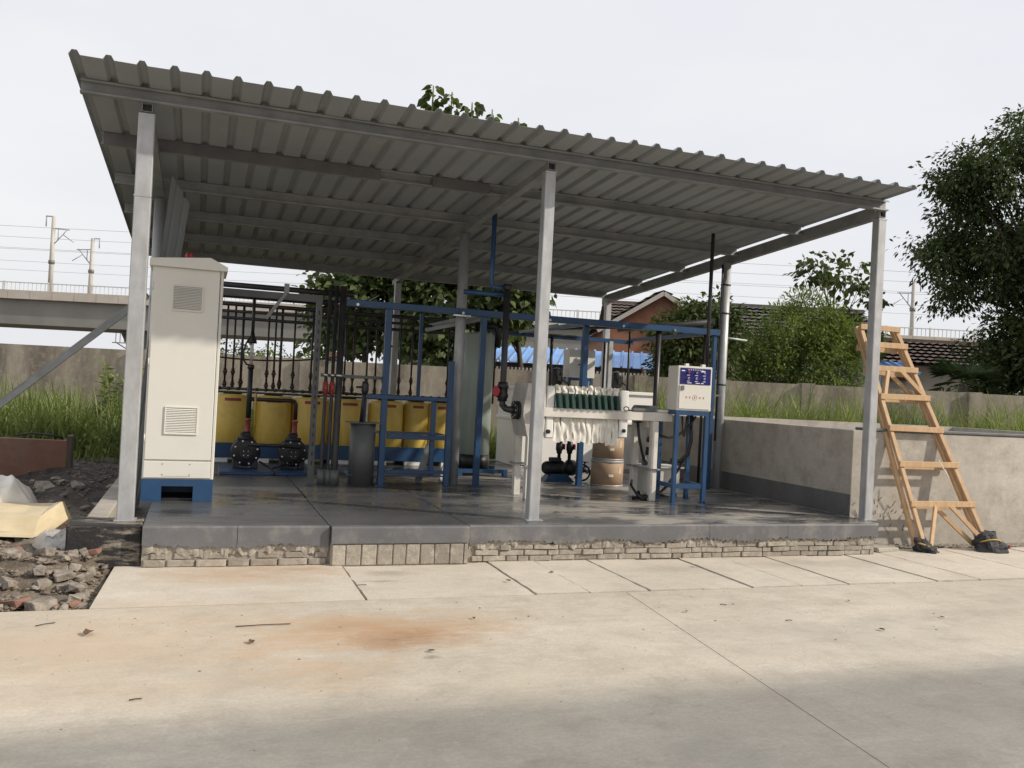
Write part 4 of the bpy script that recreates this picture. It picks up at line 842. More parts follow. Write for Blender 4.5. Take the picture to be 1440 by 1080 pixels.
# big white tank with agitators and small cabinet
wt = thing('white_tank', (5.8,5.3,ZF), 'large white rectangular plastic tank at the back of the shed', 'tank')
MB().box((4.85,4.77,ZF), (6.96,5.88,1.455), .01).build('tank_wall', 'white_pp', wt)
for (a, c) in (((4.815,4.735,1.43),(6.99,4.769,1.478)),((4.815,4.77,1.43),(4.849,5.90,1.478)),((6.961,4.77,1.43),(6.99,5.90,1.478))): MB().box(a, c, .004).build('rim', 'white_pp', wt)
for (a, c) in (((4.825,4.70,.98),(6.98,4.769,1.02)),((4.825,4.77,.98),(4.849,5.88,1.02))): MB().box(a, c, .004).build('belt', 'white_pp', wt)
for (x, lab) in ((5.43,'black upright agitator motor on the white tank beside the galvanised post'),(6.42,'black upright agitator motor on the white tank near the brick gable')):
    t = thing('agitator_motor', (x,4.98,1.456), lab, 'motor')
    MB().lathe((x,4.98,1.456), [(0,0),(.085,0),(.085,.02),(.06,.025),(.06,.07),(.09,.075),(.09,.26),(.085,.28),(.075,.30),(0,.33)], 20).build('motor', 'black', t)
    for a in range(10): q = a*PI/5; MB().bar((x+.09*math.cos(q),4.98+.09*math.sin(q),1.55), (x+.09*math.cos(q),4.98+.09*math.sin(q),1.70), .008, .016).build('fin', 'black', t)
    MB().box((x-.03,4.86,1.58), (x+.03,4.90,1.66), .006).build('terminal_box', 'black', t)
    MB().tube([(x+.03,4.87,1.61),(x+.12,4.86,1.56),(x+.2,4.86,1.49),(x+.26,4.86,1.482)], .012, 6).build('lead', 'black', t)
sb = thing('small_cabinet', (5.8,5.05,1.456), 'small beige box on blue legs on top of the white tank', 'cabinet')
MB().box((5.60,4.92,1.645), (6.02,5.15,2.06), .006).build('box', 'cabinet', sb); MB().box((5.79,4.916,1.66), (5.795,4.9195,2.05)).build('door_gap', 'cabinet_gap', sb)
MB().lathe((5.76,4.92,1.84), [(0,0),(.012,0),(.012,.01),(0,.01)], 8, (0,-1,0)).build('knob', 'black', sb)
for x in (5.62,5.98):
    for y in (4.94,5.11): MB().box((x-.02,y-.02,1.457), (x+.02,y+.02,1.644)).build('leg', 'blue', sb)
MB().box((5.641,4.925,1.60), (5.959,4.955,1.643)).build('rail', 'blue', sb)
MB().tube([(5.52,4.90,1.456),(5.52,4.90,1.62)], .035, 10).build('dosing_cup', 'film', None, 'clear dosing cup standing beside the small beige box', 'cup')
# other verticals on the right
for (x, y, z0, z1, r, mt, lab) in ((5.88,1.62,1.70,zb(1.62)+.10,.021,'blackpipe','long black conduit dropping from the roof behind the control box'),
        (5.72,2.48,.315,2.22,.033,'blackpipe','thick black pipe standing from floor to blue beam behind the press tail'),
        (6.06,4.70,1.478,2.19,.016,'brownpipe','thin brown pipe beside the bright blue rear post'),
        (5.40,2.62,1.26,2.2,.014,'blackpipe','thin black pipe hanging from the blue beam above the press'),
        (5.21,4.68,1.48,2.21,.022,'blackpipe','black pipe dropping onto the white tank by the agitator'),
        (4.35,4.66,1.2,2.2,.014,'brownpipe','thin brown pipe hanging between the pale column vessel and the white tank'),
        (6.40,2.52,.315,2.22,.018,'blackpipe','slim dark conduit rising beside the blue rack end post')):
    MB().tube([(x,y,z0),(x,y,z1)], r, 10).build('vertical_pipe', mt, None, lab, 'pipe')
MB().box((6.10,4.62,ZF+1.185), (6.16,4.69,2.2)).build('channel_post', 'galv', None, 'galvanised channel post on the white tank below the rear blue beam', 'post')
t = thing('valve_cluster', (6.42,2.44,1.3), 'brown valves and clamp on the conduits by the round post', 'valves')
for (x, z) in ((6.43,1.36),(6.45,1.28),(6.38,1.31)): MB().lathe((x,2.44,z), [(0,-.04),(.03,-.04),(.035,0),(.03,.04),(0,.04)], 10).build('valve', 'brownpipe', t)
MB().box((6.33,2.44,1.46), (6.62,2.46,1.485)).build('clamp', 'grey_steel', t)
MB().tube([(5.62,3.4,2.28),(6.55,2.56,2.40)], .04, 10).build('slanting_pipe', 'pipe_grey', None, 'grey pipe slanting above the blue beam to the round post', 'pipe')
MB().tube([(6.72,2.60,2.215),(7.08,2.62,2.20)], .014, 8).build('outside_rod', 'galv', None, 'thin pale rod sticking out past the round post toward the shrub', 'rod')
MB().tube([(4.9,4.8,2.30),(6.5,2.7,2.36)], .022, 8).build('cross_pipe', 'blackpipe', None, 'dark pipe crossing obliquely between the blue rack beams', 'pipe')
MB().tube(sag((.03,5.9,1.75),(3.17,6.0,1.98),.20,20), .012, 6).build('sagging_cable', 'brownpipe', None, 'thin brown cable sagging across behind the yellow tanks', 'cable')

# ================================================================== LADDER
def lerp(a, b, t): return a+(b-a)*t
lad = thing('wooden_ladder', (7.8,-.1,0), 'raw timber double ladder leaning on the tank wall with wrapped feet', 'ladder')
def stile(s, z, off):     # s = 0 left, 1 right ; off = distance behind the front frame
    t = z/2.25
    xl = lerp(7.36,7.02,t) ; xr = lerp(8.20,7.49,t)
    y = lerp(-.20,.48,t) + off*(1.0 if s is not None else 1)
    return Vector((lerp(xl,xr,s), y, z))
for off, dx in ((0,0),(.055,-.06)):
    for s in (0,1):
        p0 = stile(s,.03 if off == 0 else .05,off); p1 = stile(s,2.27,off); p0.x += dx if s == 0 else dx*.6
        MB().bar(p0, p1, .048, .036, (0,1,0), .004).build('stile', 'wood', lad)
for i, z in enumerate((.47,.86,1.22,1.54,1.83,2.08,2.27)):
    for off in (-.035,.09):
        if off > 0 and i > 5: continue
        a = stile(-.06,z,off); c = stile(1.06,z,off); a.z += rnd.uniform(-.006,.006); c.z += rnd.uniform(-.012,.006); dz = 0 if off < 0 else -.035
        a.z += dz; c.z += dz
        MB().bar(a, c, .022, .058, (0,0,1), .003).build('rung', 'wood', lad)
for (za, zc) in ((.05,.46),(1.55,1.85)):
    lo, hi = za, zc
    MB().bar(stile(.06,lo,-.03), stile(.36,hi,-.03), .046, .022, (0,1,0), .003).build('diagonal', 'wood', lad)
    MB().bar(stile(.98,lo,-.03), stile(.60,hi,-.03), .046, .022, (0,1,0), .003).build('diagonal', 'wood', lad)
    MB().bar(stile(.90,lo,.10), stile(.45,hi,.10), .046, .022, (0,1,0), .003).build('diagonal', 'wood', lad)
from mathutils import noise as mnoise
def bag(x, y, sx, sy, sz, seed, lab):
    V = []; F = []; nu, nv = 30, 16
    for j in range(nv+1):
        for i in range(nu):
            a = 2*PI*i/nu; v = j/nv; q = Vector((math.cos(a)*1.6+seed, math.sin(a)*1.6, v*2.6)); rr = (.95-.45*v**1.5)*(1+.55*mnoise.noise(q)+.35*(.5-abs(mnoise.noise(q*2.2))))
            if j == 0: rr *= .9
            V.append((x+sx*rr*math.cos(a)-.05*v, y+sy*rr*math.sin(a)+.04*v, .002+sz*v*(1+.25*mnoise.noise(q*.8))))
    for j in range(nv):
        for i in range(nu): F.append((j*nu+i, j*nu+(i+1)%nu, (j+1)*nu+(i+1)%nu, (j+1)*nu+i))
    F += [tuple(reversed(range(nu))), tuple(range(nv*nu,(nv+1)*nu))]
    t = thing('foot_wrap', (x,y,0), lab, 'rag'); MB().add(V, F).build('rag', 'ragbag', t)
    pts = []
    for i in range(9):
        a = -2.9+i*.36; pts.append((x-.05*.6+sx*.80*math.cos(a), y+.02+sy*.80*math.sin(a), sz*(.62+.10*math.sin(a*2+seed))))
    MB().tube(pts, .008, 5).build('tape', 'rope', t)
    return t
bag(7.37,-.20,.11,.09,.13,1,'black rag tied with yellow tape on the ladder foot by the platform corner')
f2 = bag(8.20,-.22,.17,.12,.19,5,'larger black rag bundle with red scrap on the other ladder foot')
MB().box((8.30,-.335,.05), (8.34,-.315,.085), .006, (.3,.2,.4)).build('red_scrap', 'dullred', f2)
MB().tube([(7.58,-.085,.92),(7.62,-.11,.84),(7.70,-.11,.74)], .006, 5).build('string', 'sack_white', lad)
# loose slab next to the platform end
MB().box((6.72,-.18,.0), (7.05,.16,.045), .01, (0,.03,.2)).build('loose_slab', 'oldconc', None, 'small grey slab lying against the platform end beside the ladder', 'slab')
# ================================================================== LEFT FOREGROUND
bo = thing('brown_board', (-1.7,5.0,0), 'brown painted board standing on edge in the black soil', 'board')
MB().box((-3.1,4.55,.09), (-.99,4.63,.56), .006, (0,.03,.10)).build('panel', 'rust_ply', bo)
MB().box((-1.01,4.655,.07), (-.94,4.90,.585), .006, (0,0,.06)).build('end_frame', 'bark', bo)
MB().tube([(-1.55,4.75,.57),(-1.40,4.76,.60),(-1.2,4.77,.585),(-1.05,4.76,.55)], .012, 6).build('handle', 'black', bo)
from mathutils import noise as mnoise
def sack(name, mt, c, hx, hy, h, rz, label, cat, seed, flat=.5, amp=.05, freq=4.0, z0=0., nu=64, nv=44, parent=None):
    V = []; F = []; ca, sa = math.cos(rz), math.sin(rz)
    for side in (0, 1):
        for j in range(nv):
            for i in range(nu):
                u = i/(nu-1)*2-1; v = j/(nv-1)*2-1
                e = (max(0, 1-abs(u)**4)*max(0, 1-abs(v)**3))**flat
                q = Vector((u*hx*freq+seed, v*hy*freq, seed*.7)); rg = 1-abs(mnoise.noise(q))*2; r2_ = 1-abs(mnoise.noise(q*2.3+Vector((3,1,7))))*2
                z = z0+.012+h*e*(1+.25*mnoise.noise(q*.45)) + (amp*rg+amp*.45*r2_)*min(1, e*1.6) if side == 0 else z0+.004
                a = u*hx*(1+.10*mnoise.noise(Vector((v*2,seed,1)))); b_ = v*hy*(1+.12*mnoise.noise(Vector((u*2,seed,5))))
                V.append((c[0]+a*ca-b_*sa, c[1]+a*sa+b_*ca, z))
    for j in range(nv-1):
        for i in range(nu-1): a = j*nu+i; F.append((a,a+1,a+nu+1,a+nu)); a += nu*nv; F.append((a+nu,a+nu+1,a+1,a))
    return MB().add(V, F, True).build(name, mt, parent, label, cat)
def cloth_lump(name, mt, cx, cy, lx, ly, h, seed, label, cat, z0=0., nu=26, nv=18, fold=1.0, rz=0):
    r = np.random.default_rng(seed); V = []; F = []
    for j in range(nv):
        for i in range(nu):
            u = i/(nu-1)*2-1; v = j/(nv-1)*2-1
            e = max(0, 1-abs(u)**3.5)*max(0, 1-abs(v)**2.6)
            z = z0 + h*e**.55*(1+.18*fold*math.sin(5*u+seed)+.14*fold*math.sin(7*v-2*u+seed)) + fold*.02*math.sin(13*u+5*v)*e
            a = u*lx*(1+.06*math.sin(4*v+seed)); c = v*ly*(1+.08*math.sin(3*u+seed))
            V.append((cx+a*math.cos(rz)-c*math.sin(rz), cy+a*math.sin(rz)+c*math.cos(rz), z))
    for j in range(nv-1):
        for i in range(nu-1): a = j*nu+i; F.append((a,a+1,a+nu+1,a+nu))
    F.append(tuple([j*nu for j in range(nv)]+[ (nv-1)*nu+i for i in range(1,nu)]+[j*nu+nu-1 for j in range(nv-2,-1,-1)]+[i for i in range(nu-2,0,-1)]))
    return MB().add(V, F, True).build(name, mt, None, label, cat)
sack('woven_sack', 'sack_white', (-1.36,1.90), .50, .20, .34, .10, 'crumpled white woven sack lying before the brown board', 'sack', 3.3, .5, .055, 4.5, .0)
import bmesh
def folded_sack():
    pts = [(-1.95,1.20,.02),(-.74,.92,.015),(-.50,1.45,.02),(-.62,1.78,.02),(-1.95,1.70,.02)]
    top = [(-1.95,1.32,.17),(-.72,1.06,.165),(-.60,1.46,.23),(-.70,1.75,.185),(-1.95,1.70,.19)]
    bm2 = bmesh.new(); vv = [bm2.verts.new(p) for p in pts+top]
    for f in ((0,1,6,5),(1,2,7,6),(2,3,8,7),(3,4,9,8),(4,0,5,9),(5,6,8,9),(6,7,8),(4,3,2,1,0)): bm2.faces.new([vv[i] for i in f])
    bmesh.ops.triangulate(bm2, faces=bm2.faces[:]); bmesh.ops.subdivide_edges(bm2, edges=bm2.edges[:], cuts=7, use_grid_fill=True)
    for v in bm2.verts:
        q = v.co*3.2; k = .022*mnoise.noise(q)+.016*(.4-abs(mnoise.noise(q*2.4+Vector((5,2,1))))); v.co += Vector((k*.4,-k*.7,k)) if v.co.z > .05 else Vector((0,0,0))
    b = MB(); bm2.verts.ensure_lookup_table(); b.add([v.co[:] for v in bm2.verts], [tuple(v.index for v in f.verts) for f in bm2.faces]) if not bm2.verts.index_update() else None
    bm2.free(); return b
folded_sack().build('paper_sack', 'sack_yellow', None, 'flat yellow paper sack with a folded end on the rubble', 'sack')
sack('plastic_film', 'film', (-.47,.42), .16, .36, .09, .25, 'crumpled cloudy plastic film against the stained concrete block', 'plastic film', 5.7, .8, .035, 7.0, .0)
# rubble
def chunk_mesh(seed, flat):
    r = np.random.default_rng(seed)
    import bmesh
    bmm = bmesh.new(); bmesh.ops.create_cube(bmm, size=1) if flat else bmesh.ops.create_icosphere(bmm, subdivisions=1, radius=.55)
    for v in bmm.verts: v.co = Vector((v.co.x*(1+r.uniform(-.25,.25)), v.co.y*(1+r.uniform(-.25,.25)), v.co.z*(1+r.uniform(-.3,.2))))
    if flat: bmesh.ops.bevel(bmm, geom=bmm.edges[:], offset=.06, segments=1, affect='EDGES')
    bmesh.ops.convex_hull(bmm, input=bmm.verts[:]) if not flat else None
    me = bpy.data.meshes.new('rubble_chunk'); bmm.to_mesh(me); bmm.free(); return me
CH = [chunk_mesh(i, i % 3 != 0) for i in range(10)]
for k_ in range(330):
    near = rnd.random() < .62
    x = rnd.uniform(-1.5,-.12) if near else rnd.uniform(-2.4,-.36); y = rnd.uniform(-1.36,-.2) if near else rnd.uniform(.0,4.3)
    if not near and x > -.65 and .3 < y < .9: continue
    s = rnd.choice((.03,.035,.045,.055,.07)) if rnd.random() < .88 else rnd.uniform(.08,.13)
    if x > -.25 and y < 0: s = min(s,.10)
    br = rnd.random() < .06; me = CH[k_ % 10]
    o = bpy.data.objects.new('brick_bat' if br else 'rubble_chunk', me); COL.objects.link(o)
    if not me.materials: me.materials.append(M['rubble'])
    o.material_slots[0].link = 'OBJECT'; o.material_slots[0].material = M['rubble_brick' if br else 'rubble']
    sz = s*rnd.uniform(.45,.9); o.scale = (s*rnd.uniform(1.0,1.9), s*rnd.uniform(.8,1.1), sz); o.location = (x, y, soil_z(x,y)+sz*.32); o.rotation_euler = (rnd.uniform(-.35,.35), rnd.uniform(-.35,.35), rnd.uniform(0,6.28))
    tag(o, 'broken reddish brick piece in the rubble beside the road slab' if br else 'broken grey concrete chunk in the rubble beside the road slab', 'rubble', 'brick pieces in the rubble' if br else 'concrete chunks in the rubble')
V = []; F = []
for k_ in range(5200):
    x = -.09-abs(nr.normal(0,.9)); y = nr.uniform(-1.38,-.02) if nr.random() < .55 else nr.uniform(.0,6.5)
    if x < -4 or (x > -.37 and y > -.22): continue
    s = nr.uniform(.004,.020) if nr.random() < .85 else nr.uniform(.02,.04); z = soil_z(x,y)+s*.1; a = nr.uniform(0,6.28); ca, sa = math.cos(a), math.sin(a); h = len(V)
    for (px_,py_,pz_) in ((1.2,0,.1),(0,.7,.25),(-1,.1,.05),(-.1,-.8,.2),(.4,.1,.5),(0,0,-.6)): V.append((x+s*(px_*ca-py_*sa)*nr.uniform(.5,1.5), y+s*(px_*sa+py_*ca)*nr.uniform(.6,1.4), z+s*pz_*nr.uniform(.5,1.2)))
    for q in range(4): F.append((h+q,h+(q+1)%4,h+4)); F.append((h+(q+1)%4,h+q,h+5))
npmesh('gravel', np.array(V), np.array(F), 'earth_crumb', kind='stuff', label='small stones and crumbs scattered through the rubble', cat='gravel')
# litter on the road
def flat_leaf(x, y, s, seed):
    r = random.Random(seed); b = MB(); a = r.uniform(0,6.28); vs = []
    for (u, v, h) in ((-1,0,.12),(-.3,.55,.42),(.5,.45,.5),(1,0,.2),(.5,-.5,.38),(-.3,-.5,.45),(0,0,.1)):
        vs.append((x+s*(u*math.cos(a)-v*math.sin(a)), y+s*(u*math.sin(a)+v*math.cos(a)), .006+s*h*r.uniform(.6,1.2)))
    b.add(vs, [(0,1,6),(1,2,6),(2,3,6),(3,4,6),(4,5,6),(5,0,6)]); return b
for i, (x, y, s) in enumerate(((2.66,-.99,.026),(4.47,-.62,.028),(1.68,-2.55,.024),(.79,-2.24,.03),(2.1,-1.95,.02),(3.55,-2.0,.02),(4.6,-2.6,.025),(5.3,-2.4,.02),(-.02,-1.95,.045),(3.1,-.75,.02),(4.95,-1.9,.018))):
    flat_leaf(x, y, s, i).build('dry_leaf', 'leaf_dead', None, 'small curled dead leaf lying on the concrete road', 'leaf', 'dead leaves on the road')
for i, (x, y, l, a) in enumerate(((.72,-1.92,.30,.02),(.25,-3.0,.05,.1),(1.55,-1.0,.07,.0),(3.9,-1.85,.05,-.6),(4.1,-2.3,.05,-.2),(-.3,-1.75,.10,.5))):
    b = MB(); b.tube([(x,y,.006),(x+l/2*math.cos(a),y+l/2*math.sin(a),.009),(x+l*math.cos(a),y+l*math.sin(a)+.006,.006)], .003 if l > .2 else .0028, 5); b.build('twig', 'stick', None, 'thin dark twig lying on the concrete road', 'twig', 'twigs on the road')
V = []; F = []
for k_ in range(260):
    x = nr.uniform(-1.2,6); y = -1.45-abs(nr.normal(0,1.1)); s = nr.uniform(.002,.006) if nr.random() < .9 else nr.uniform(.006,.011); h = len(V)
    for (a_, b_, c_) in ((1,0,.2),(0,1,.2),(-1,0,.2),(0,-1,.2),(0,0,1)): V.append((x+s*a_*nr.uniform(.6,1.3), y+s*b_*nr.uniform(.6,1.3), s*c_*.7))
    F += [(h,h+1,h+4),(h+1,h+2,h+4),(h+2,h+3,h+4),(h+3,h,h+4)]
npmesh('grit', np.array(V), np.array(F), 'rubble', kind='stuff', label='scattered grit and crumbs on the concrete road', cat='grit')
V = []; F = []
for k_ in range(700):                                    # crumbs along the tank wall foot
    x = nr.uniform(6.7,10.2); y = .19-abs(nr.normal(0,.09)); s = nr.uniform(.006,.03); h = len(V); z = -.0
    for (a_, b_, c_) in ((1,0,.1),(0,1,.1),(-1,0,.1),(0,-1,.1),(0,0,1)): V.append((x+s*a_*nr.uniform(.6,1.5), y+s*b_*nr.uniform(.6,1.3), z+s*c_*.7))
    F += [(h,h+1,h+4),(h+1,h+2,h+4),(h+2,h+3,h+4),(h+3,h,h+4)]
npmesh('rubble_crumbs', np.array(V), np.array(F), 'rubble', kind='stuff', label='earth and crumbs along the foot of the tank wall', cat='gravel')

# ================================================================== BACKGROUND
# perimeter wall, turned from the shed
pw_ = thing('perimeter_wall', W(0,17,0), 'long stained concrete boundary wall with pilasters behind the shed', 'wall')
def wbar(u0, u1, d0, d1, z0, z1, nm, mt, par):
    ps = [W(u0,d0),W(u1,d0),W(u1,d1),W(u0,d1)]; vs = [(p.x,p.y,z0) for p in ps]+[(p.x,p.y,z1) for p in ps]
    return MB().add(vs, [(3,2,1,0),(4,5,6,7),(0,1,5,4),(1,2,6,5),(2,3,7,6),(3,0,4,7)]).build(nm, mt, par)
us = [-30+3.25*i for i in range(22)]
for i in range(len(us)-1):
    dz = rnd.uniform(-.012,.012)
    wbar(us[i]+.13, us[i+1]-.13, 17.05, 17.25, -.1, 1.815+dz, 'wall_panel', 'perimeter', pw_)
    wbar(us[i]-.125, us[i]+.125, 16.98, 17.3, -.1, 1.835+dz, 'pilaster', 'perimeter', pw_)
wbar(-3.64, -3.42, 17.0, 17.25, 1.84, 1.98, 'brick_stub', 'rubble_brick', pw_)
# grass
def blades(n, pos, hmin, hmax, wmin=.006, wmax=.014, bend=.5, seed=0):
    r = np.random.default_rng(seed); P = pos(n, r); h = r.uniform(hmin,hmax,n)*r.uniform(.6,1,n); wd = r.uniform(wmin,wmax,n); a = r.uniform(0,2*PI,n); bd = r.uniform(.1,bend,n)*h
    dx, dy = np.cos(a), np.sin(a); sx, sy = -dy, dx; vs = []
    for t, ww in ((0,1),(.4,.9),(.75,.6),(1,.0)):
        z = P[:,2]+h*t*(1-.25*t*bd/h); ox = dx*bd*t**2; oy = dy*bd*t**2
        for sg in ((-1,1) if ww > 0 else (0,)): vs.append(np.stack([P[:,0]+ox+sx*wd*ww*sg, P[:,1]+oy+sy*wd*ww*sg, z],-1))
    V = np.stack(vs,1).reshape(-1,3); b0 = np.arange(n)[:,None]*7
    Q = np.concatenate([b0+np.array([[0,1,3,2]]), b0+np.array([[2,3,5,4]])]); T = b0+np.array([[4,5,6]])
    return V, [Q, T]
def strip(u0, u1, d0, d1, z=-.06):
    def f(n, r):
        u = r.uniform(u0,u1,n); d = d1-(d1-d0)*r.uniform(0,1,n)**1.4
        return np.stack([CAM.x+E2.x*u+N2.x*d, CAM.y+E2.y*u+N2.y*d, np.full(n,z)],-1)
    return f
def tufts(u0, u1, d0, d1, k, spread, z=-.06, seed=1):
    r0 = np.random.default_rng(seed); cu = r0.uniform(u0,u1,k); cdd = r0.uniform(d0,d1,k)
    def f(n, r):
        i = r.integers(0,k,n); u = cu[i]+r.normal(0,spread,n); d = np.minimum(cdd[i]+r.normal(0,spread,n), d1+.05)
        return np.stack([CAM.x+E2.x*u+N2.x*d, CAM.y+E2.y*u+N2.y*d, np.full(n,z)],-1)
    return f
def clipf(f):        # keep grass off the platform, the tank and the debris in front
    def g_(n, r):
        P = f(n*2, r); x, y = P[:,0], P[:,1]
        bad = ((x > -.35) & (x < 6.9) & (y < 6.3)) | ((x > 6.6) & (x < 12.75) & (y < 5.3)) | ((x <= -.35) & (y < 7.2)) | (y < 1)
        P = P[~bad]; return P[np.arange(n) % len(P)] + np.concatenate([r.normal(0,.02,(n,2)), np.zeros((n,1))],1)
    return g_
parts = [blades(8000, clipf(strip(-14,-3.2,12.2,16.9)), .15,.60,.006,.012,.95,1), blades(9000, clipf(tufts(-13,-3.2,13.4,16.8,110,.24,seed=2)), .7,1.6,.007,.016,1.0,2),
         blades(4200, clipf(strip(-3.2,3,11.5,16.9)), .2,.7,.006,.012,.9,3), blades(3600, clipf(tufts(-1.5,2.4,12.3,15,30,.2,seed=5)), .6,1.25,.007,.014,.8,4),
         blades(5000, clipf(strip(3,16,11,16.9)), .4,1.1,.006,.013,.8,5), blades(14000, clipf(tufts(2.4,15.5,13.4,16.8,130,.22,seed=7)), 1.2,2.25,.009,.018,.8,6)]
off = 0; VV = []; QQ = []; TT = []
for V, (Q, T) in parts: VV.append(V); QQ.append(Q+off); TT.append(T+off); off += len(V)
npmesh('grass', np.concatenate(VV), [np.concatenate(QQ), np.concatenate(TT)], 'grass', kind='stuff', label='tall rough grass growing along the boundary wall', cat='grass')

# leaves
def leaves(P, Nn, size, aspect, rng, droop=.4, var=.35, shape='kite'):
    n = len(P); s = size*(1+rng.uniform(-var,var,n)); d = Nn + rng.normal(0,.6,(n,3)); d[:,2] -= droop; d /= np.linalg.norm(d,axis=1)[:,None]
    upv = rng.normal(0,.5,(n,3)); upv[:,2] += 1; sd = np.cross(d,upv); sd /= np.linalg.norm(sd,axis=1)[:,None]+1e-9; nm = np.cross(sd,d)
    s = s[:,None]; wd = s*aspect
    if shape == 'kite':
        V = np.stack([P, P+d*s*.45+sd*wd*.5+nm*s*.08, P+d*s, P+d*s*.45-sd*wd*.5+nm*s*.08],1).reshape(-1,3)
        F = np.arange(n)[:,None]*4+np.array([[0,1,2,3]])
        return V, [F]
    V = np.stack([P, P+d*s*.15+sd*wd*.42+nm*s*.06, P+d*s*.45+sd*wd*.5+nm*s*.08, P+d*s-nm*s*.12, P+d*s*.45-sd*wd*.5+nm*s*.08, P+d*s*.15-sd*wd*.42+nm*s*.06],1).reshape(-1,3)
    b0 = np.arange(n)[:,None]*6; F = np.concatenate([b0+np.array([[0,1,2,3]]), b0+np.array([[0,3,4,5]])]); return V, [F]
def crown(blobs, nclump, per, rc, size, aspect, seed, droop=.4, shape='kite', shell=.55):
    r = np.random.default_rng(seed); vol = np.array([b[1][0]*b[1][1]*b[1][2] for b in blobs])**.8; pk = r.choice(len(blobs), nclump, p=vol/vol.sum())
    d = r.normal(0,1,(nclump,3)); d /= np.linalg.norm(d,axis=1)[:,None]; rad = r.uniform(shell,1.0,nclump)[:,None]
    C = np.array([blobs[i][0] for i in pk]); R = np.array([blobs[i][1] for i in pk]); cc = C+d*R*rad
    i = r.integers(0,nclump,nclump*per); off = r.normal(0,1,(nclump*per,3)); ln = np.linalg.norm(off,axis=1)[:,None]; off = off/ln*np.minimum(ln,2.0)*.55
    sc = rc*r.uniform(.6,1.25,nclump)[i][:,None]; P = cc[i]+off*sc*np.array([1,1,.7]); Nn = off*.7+d[i]*.5
    return leaves(P, Nn, size, aspect, r, droop, shape=shape), cc
def tree(name, base_, blobs, nclump, per, rc, size, aspect, mt, seed, label, cat='tree', trunk_r=.1, fork=.45, group=None, nbr=14, droop=.4, shape='kite', shell=.55):
    t = thing(name, base_, label, cat, group); r = random.Random(seed)
    (V, F), cc = crown(blobs, nclump, per, rc, size, aspect, seed, droop, shape, shell)
    npmesh('crown', V, F, mt, t, base_)
    base_ = Vector(base_); ctr = Vector(np.mean([b[0] for b in blobs],0)); top = Vector((ctr.x,ctr.y,max(b[0][2]+b[1][2]*.5 for b in blobs))); fk = base_.lerp(ctr, fork*1.2)
    b = MB(); b.tube([base_-Vector((0,0,.15)), base_.lerp(fk,.5)+Vector((r.uniform(-.08,.08),r.uniform(-.08,.08),0)), fk, fk.lerp(top,.5), fk.lerp(top,.9)], 0, 9, [trunk_r*1.2,trunk_r,trunk_r*.85,trunk_r*.55,trunk_r*.2])
    b.build('trunk', 'bark', t)
    for k_ in range(nbr):
        e = Vector(cc[(k_*7) % len(cc)]); s0 = fk.lerp(top, r.uniform(0,.6)); md = s0.lerp(e,.5)+Vector((0,0,r.uniform(-.05,.25)))
        MB().tube([s0,md,e], 0, 5, [trunk_r*.34,trunk_r*.22,trunk_r*.08]).build('limb', 'bark', t)
    return t
def B(u, d, z, ru, rd, rz): p = W(u,d,z); return ((p.x,p.y,p.z), (ru,rd,rz))
# tall leafy paulownias behind the wall
tree('paulownia_tree', W(-3.4,21,0), [B(-3.5,21,3.3,1.5,1.3,1.2),B(-2.6,21,4.6,1.5,1.2,1.3),B(-4.3,21.2,2.6,.9,1,.8),B(-4.4,21.2,3.7,.45,.6,.35)], 210, 32, .42, .165, .8, 'leaf_paul', 21, 'broad-leaved tree behind the wall, closest to the viaduct side, with dark heart leaves', trunk_r=.09, shape='heart', droop=.8)
tree('paulownia_tree', W(-1.2,20.5,0), [B(-1.5,20.5,3.2,1.4,1.2,1.5),B(-.6,20.5,4.4,1.4,1.2,1.2),B(-.1,20.6,3.5,.8,1,.8),B(-1.6,20.2,2.2,1.2,.9,.7)], 230, 32, .42, .165, .8, 'leaf_paul', 22, 'broad-leaved tree behind the wall and the blue pipe rack post', trunk_r=.1, shape='heart', droop=.8)
sp_t = thing('sprouting_paulownia', W(-1.35,21.3,0), 'tall slim tree whose leafy tips rise above the shelter roof', 'tree')
V_ = []; F_ = []; of = 0
for (px_, pz_) in ((566,8.15),(610,8.62),(636,8.50),(664,8.30),(692,8.22),(729,7.92)):
    u = (px_-720)/FPX*21.3 - .05*(pz_-1.39); tip = W(u,21.3+rnd.uniform(-.4,.4),pz_+.05); st0 = W(-1.35,21.3,3.0)
    MB().tube([W(-1.35,21.3,-.1) if px_ == 636 else st0, st0.lerp(tip,.4)+Vector((0,0,-.3)), tip-Vector((0,0,.9)), tip], 0, 6, [.07,.045,.03,.015]).build('stem', 'stem_green', sp_t)
    r = np.random.default_rng(px_); nlv = 90; zz = r.uniform(0,1.9,nlv)**1.0; P = np.array([[tip.x,tip.y,tip.z]])-np.stack([np.zeros(nlv),np.zeros(nlv),zz],1); a = r.uniform(0,6.28,nlv); Nn = np.stack([np.cos(a),np.sin(a),np.full(nlv,-.15)],1)*1.6
    P = P+Nn*.06
    P[:,:2] += r.normal(0,.05,(nlv,2)); V, F = leaves(P, Nn, .22, .75, r, 1.0, .35, 'heart'); V_.append(V); F_.append(F[0]+of); of += len(V)
npmesh('crown', np.concatenate(V_), [np.concatenate(F_)], 'leaf_paul', sp_t, ORG[sp_t])
tree('paulownia_tree', W(.6,22,0), [B(-.3,22,3.7,.8,1,1.0),B(-.1,22,4.4,.8,1,.6)], 110, 30, .38, .165, .8, 'leaf_paul', 25, 'broad-leaved tree behind the wall, reaching toward the blue roof', trunk_r=.08, shape='heart', droop=.8)
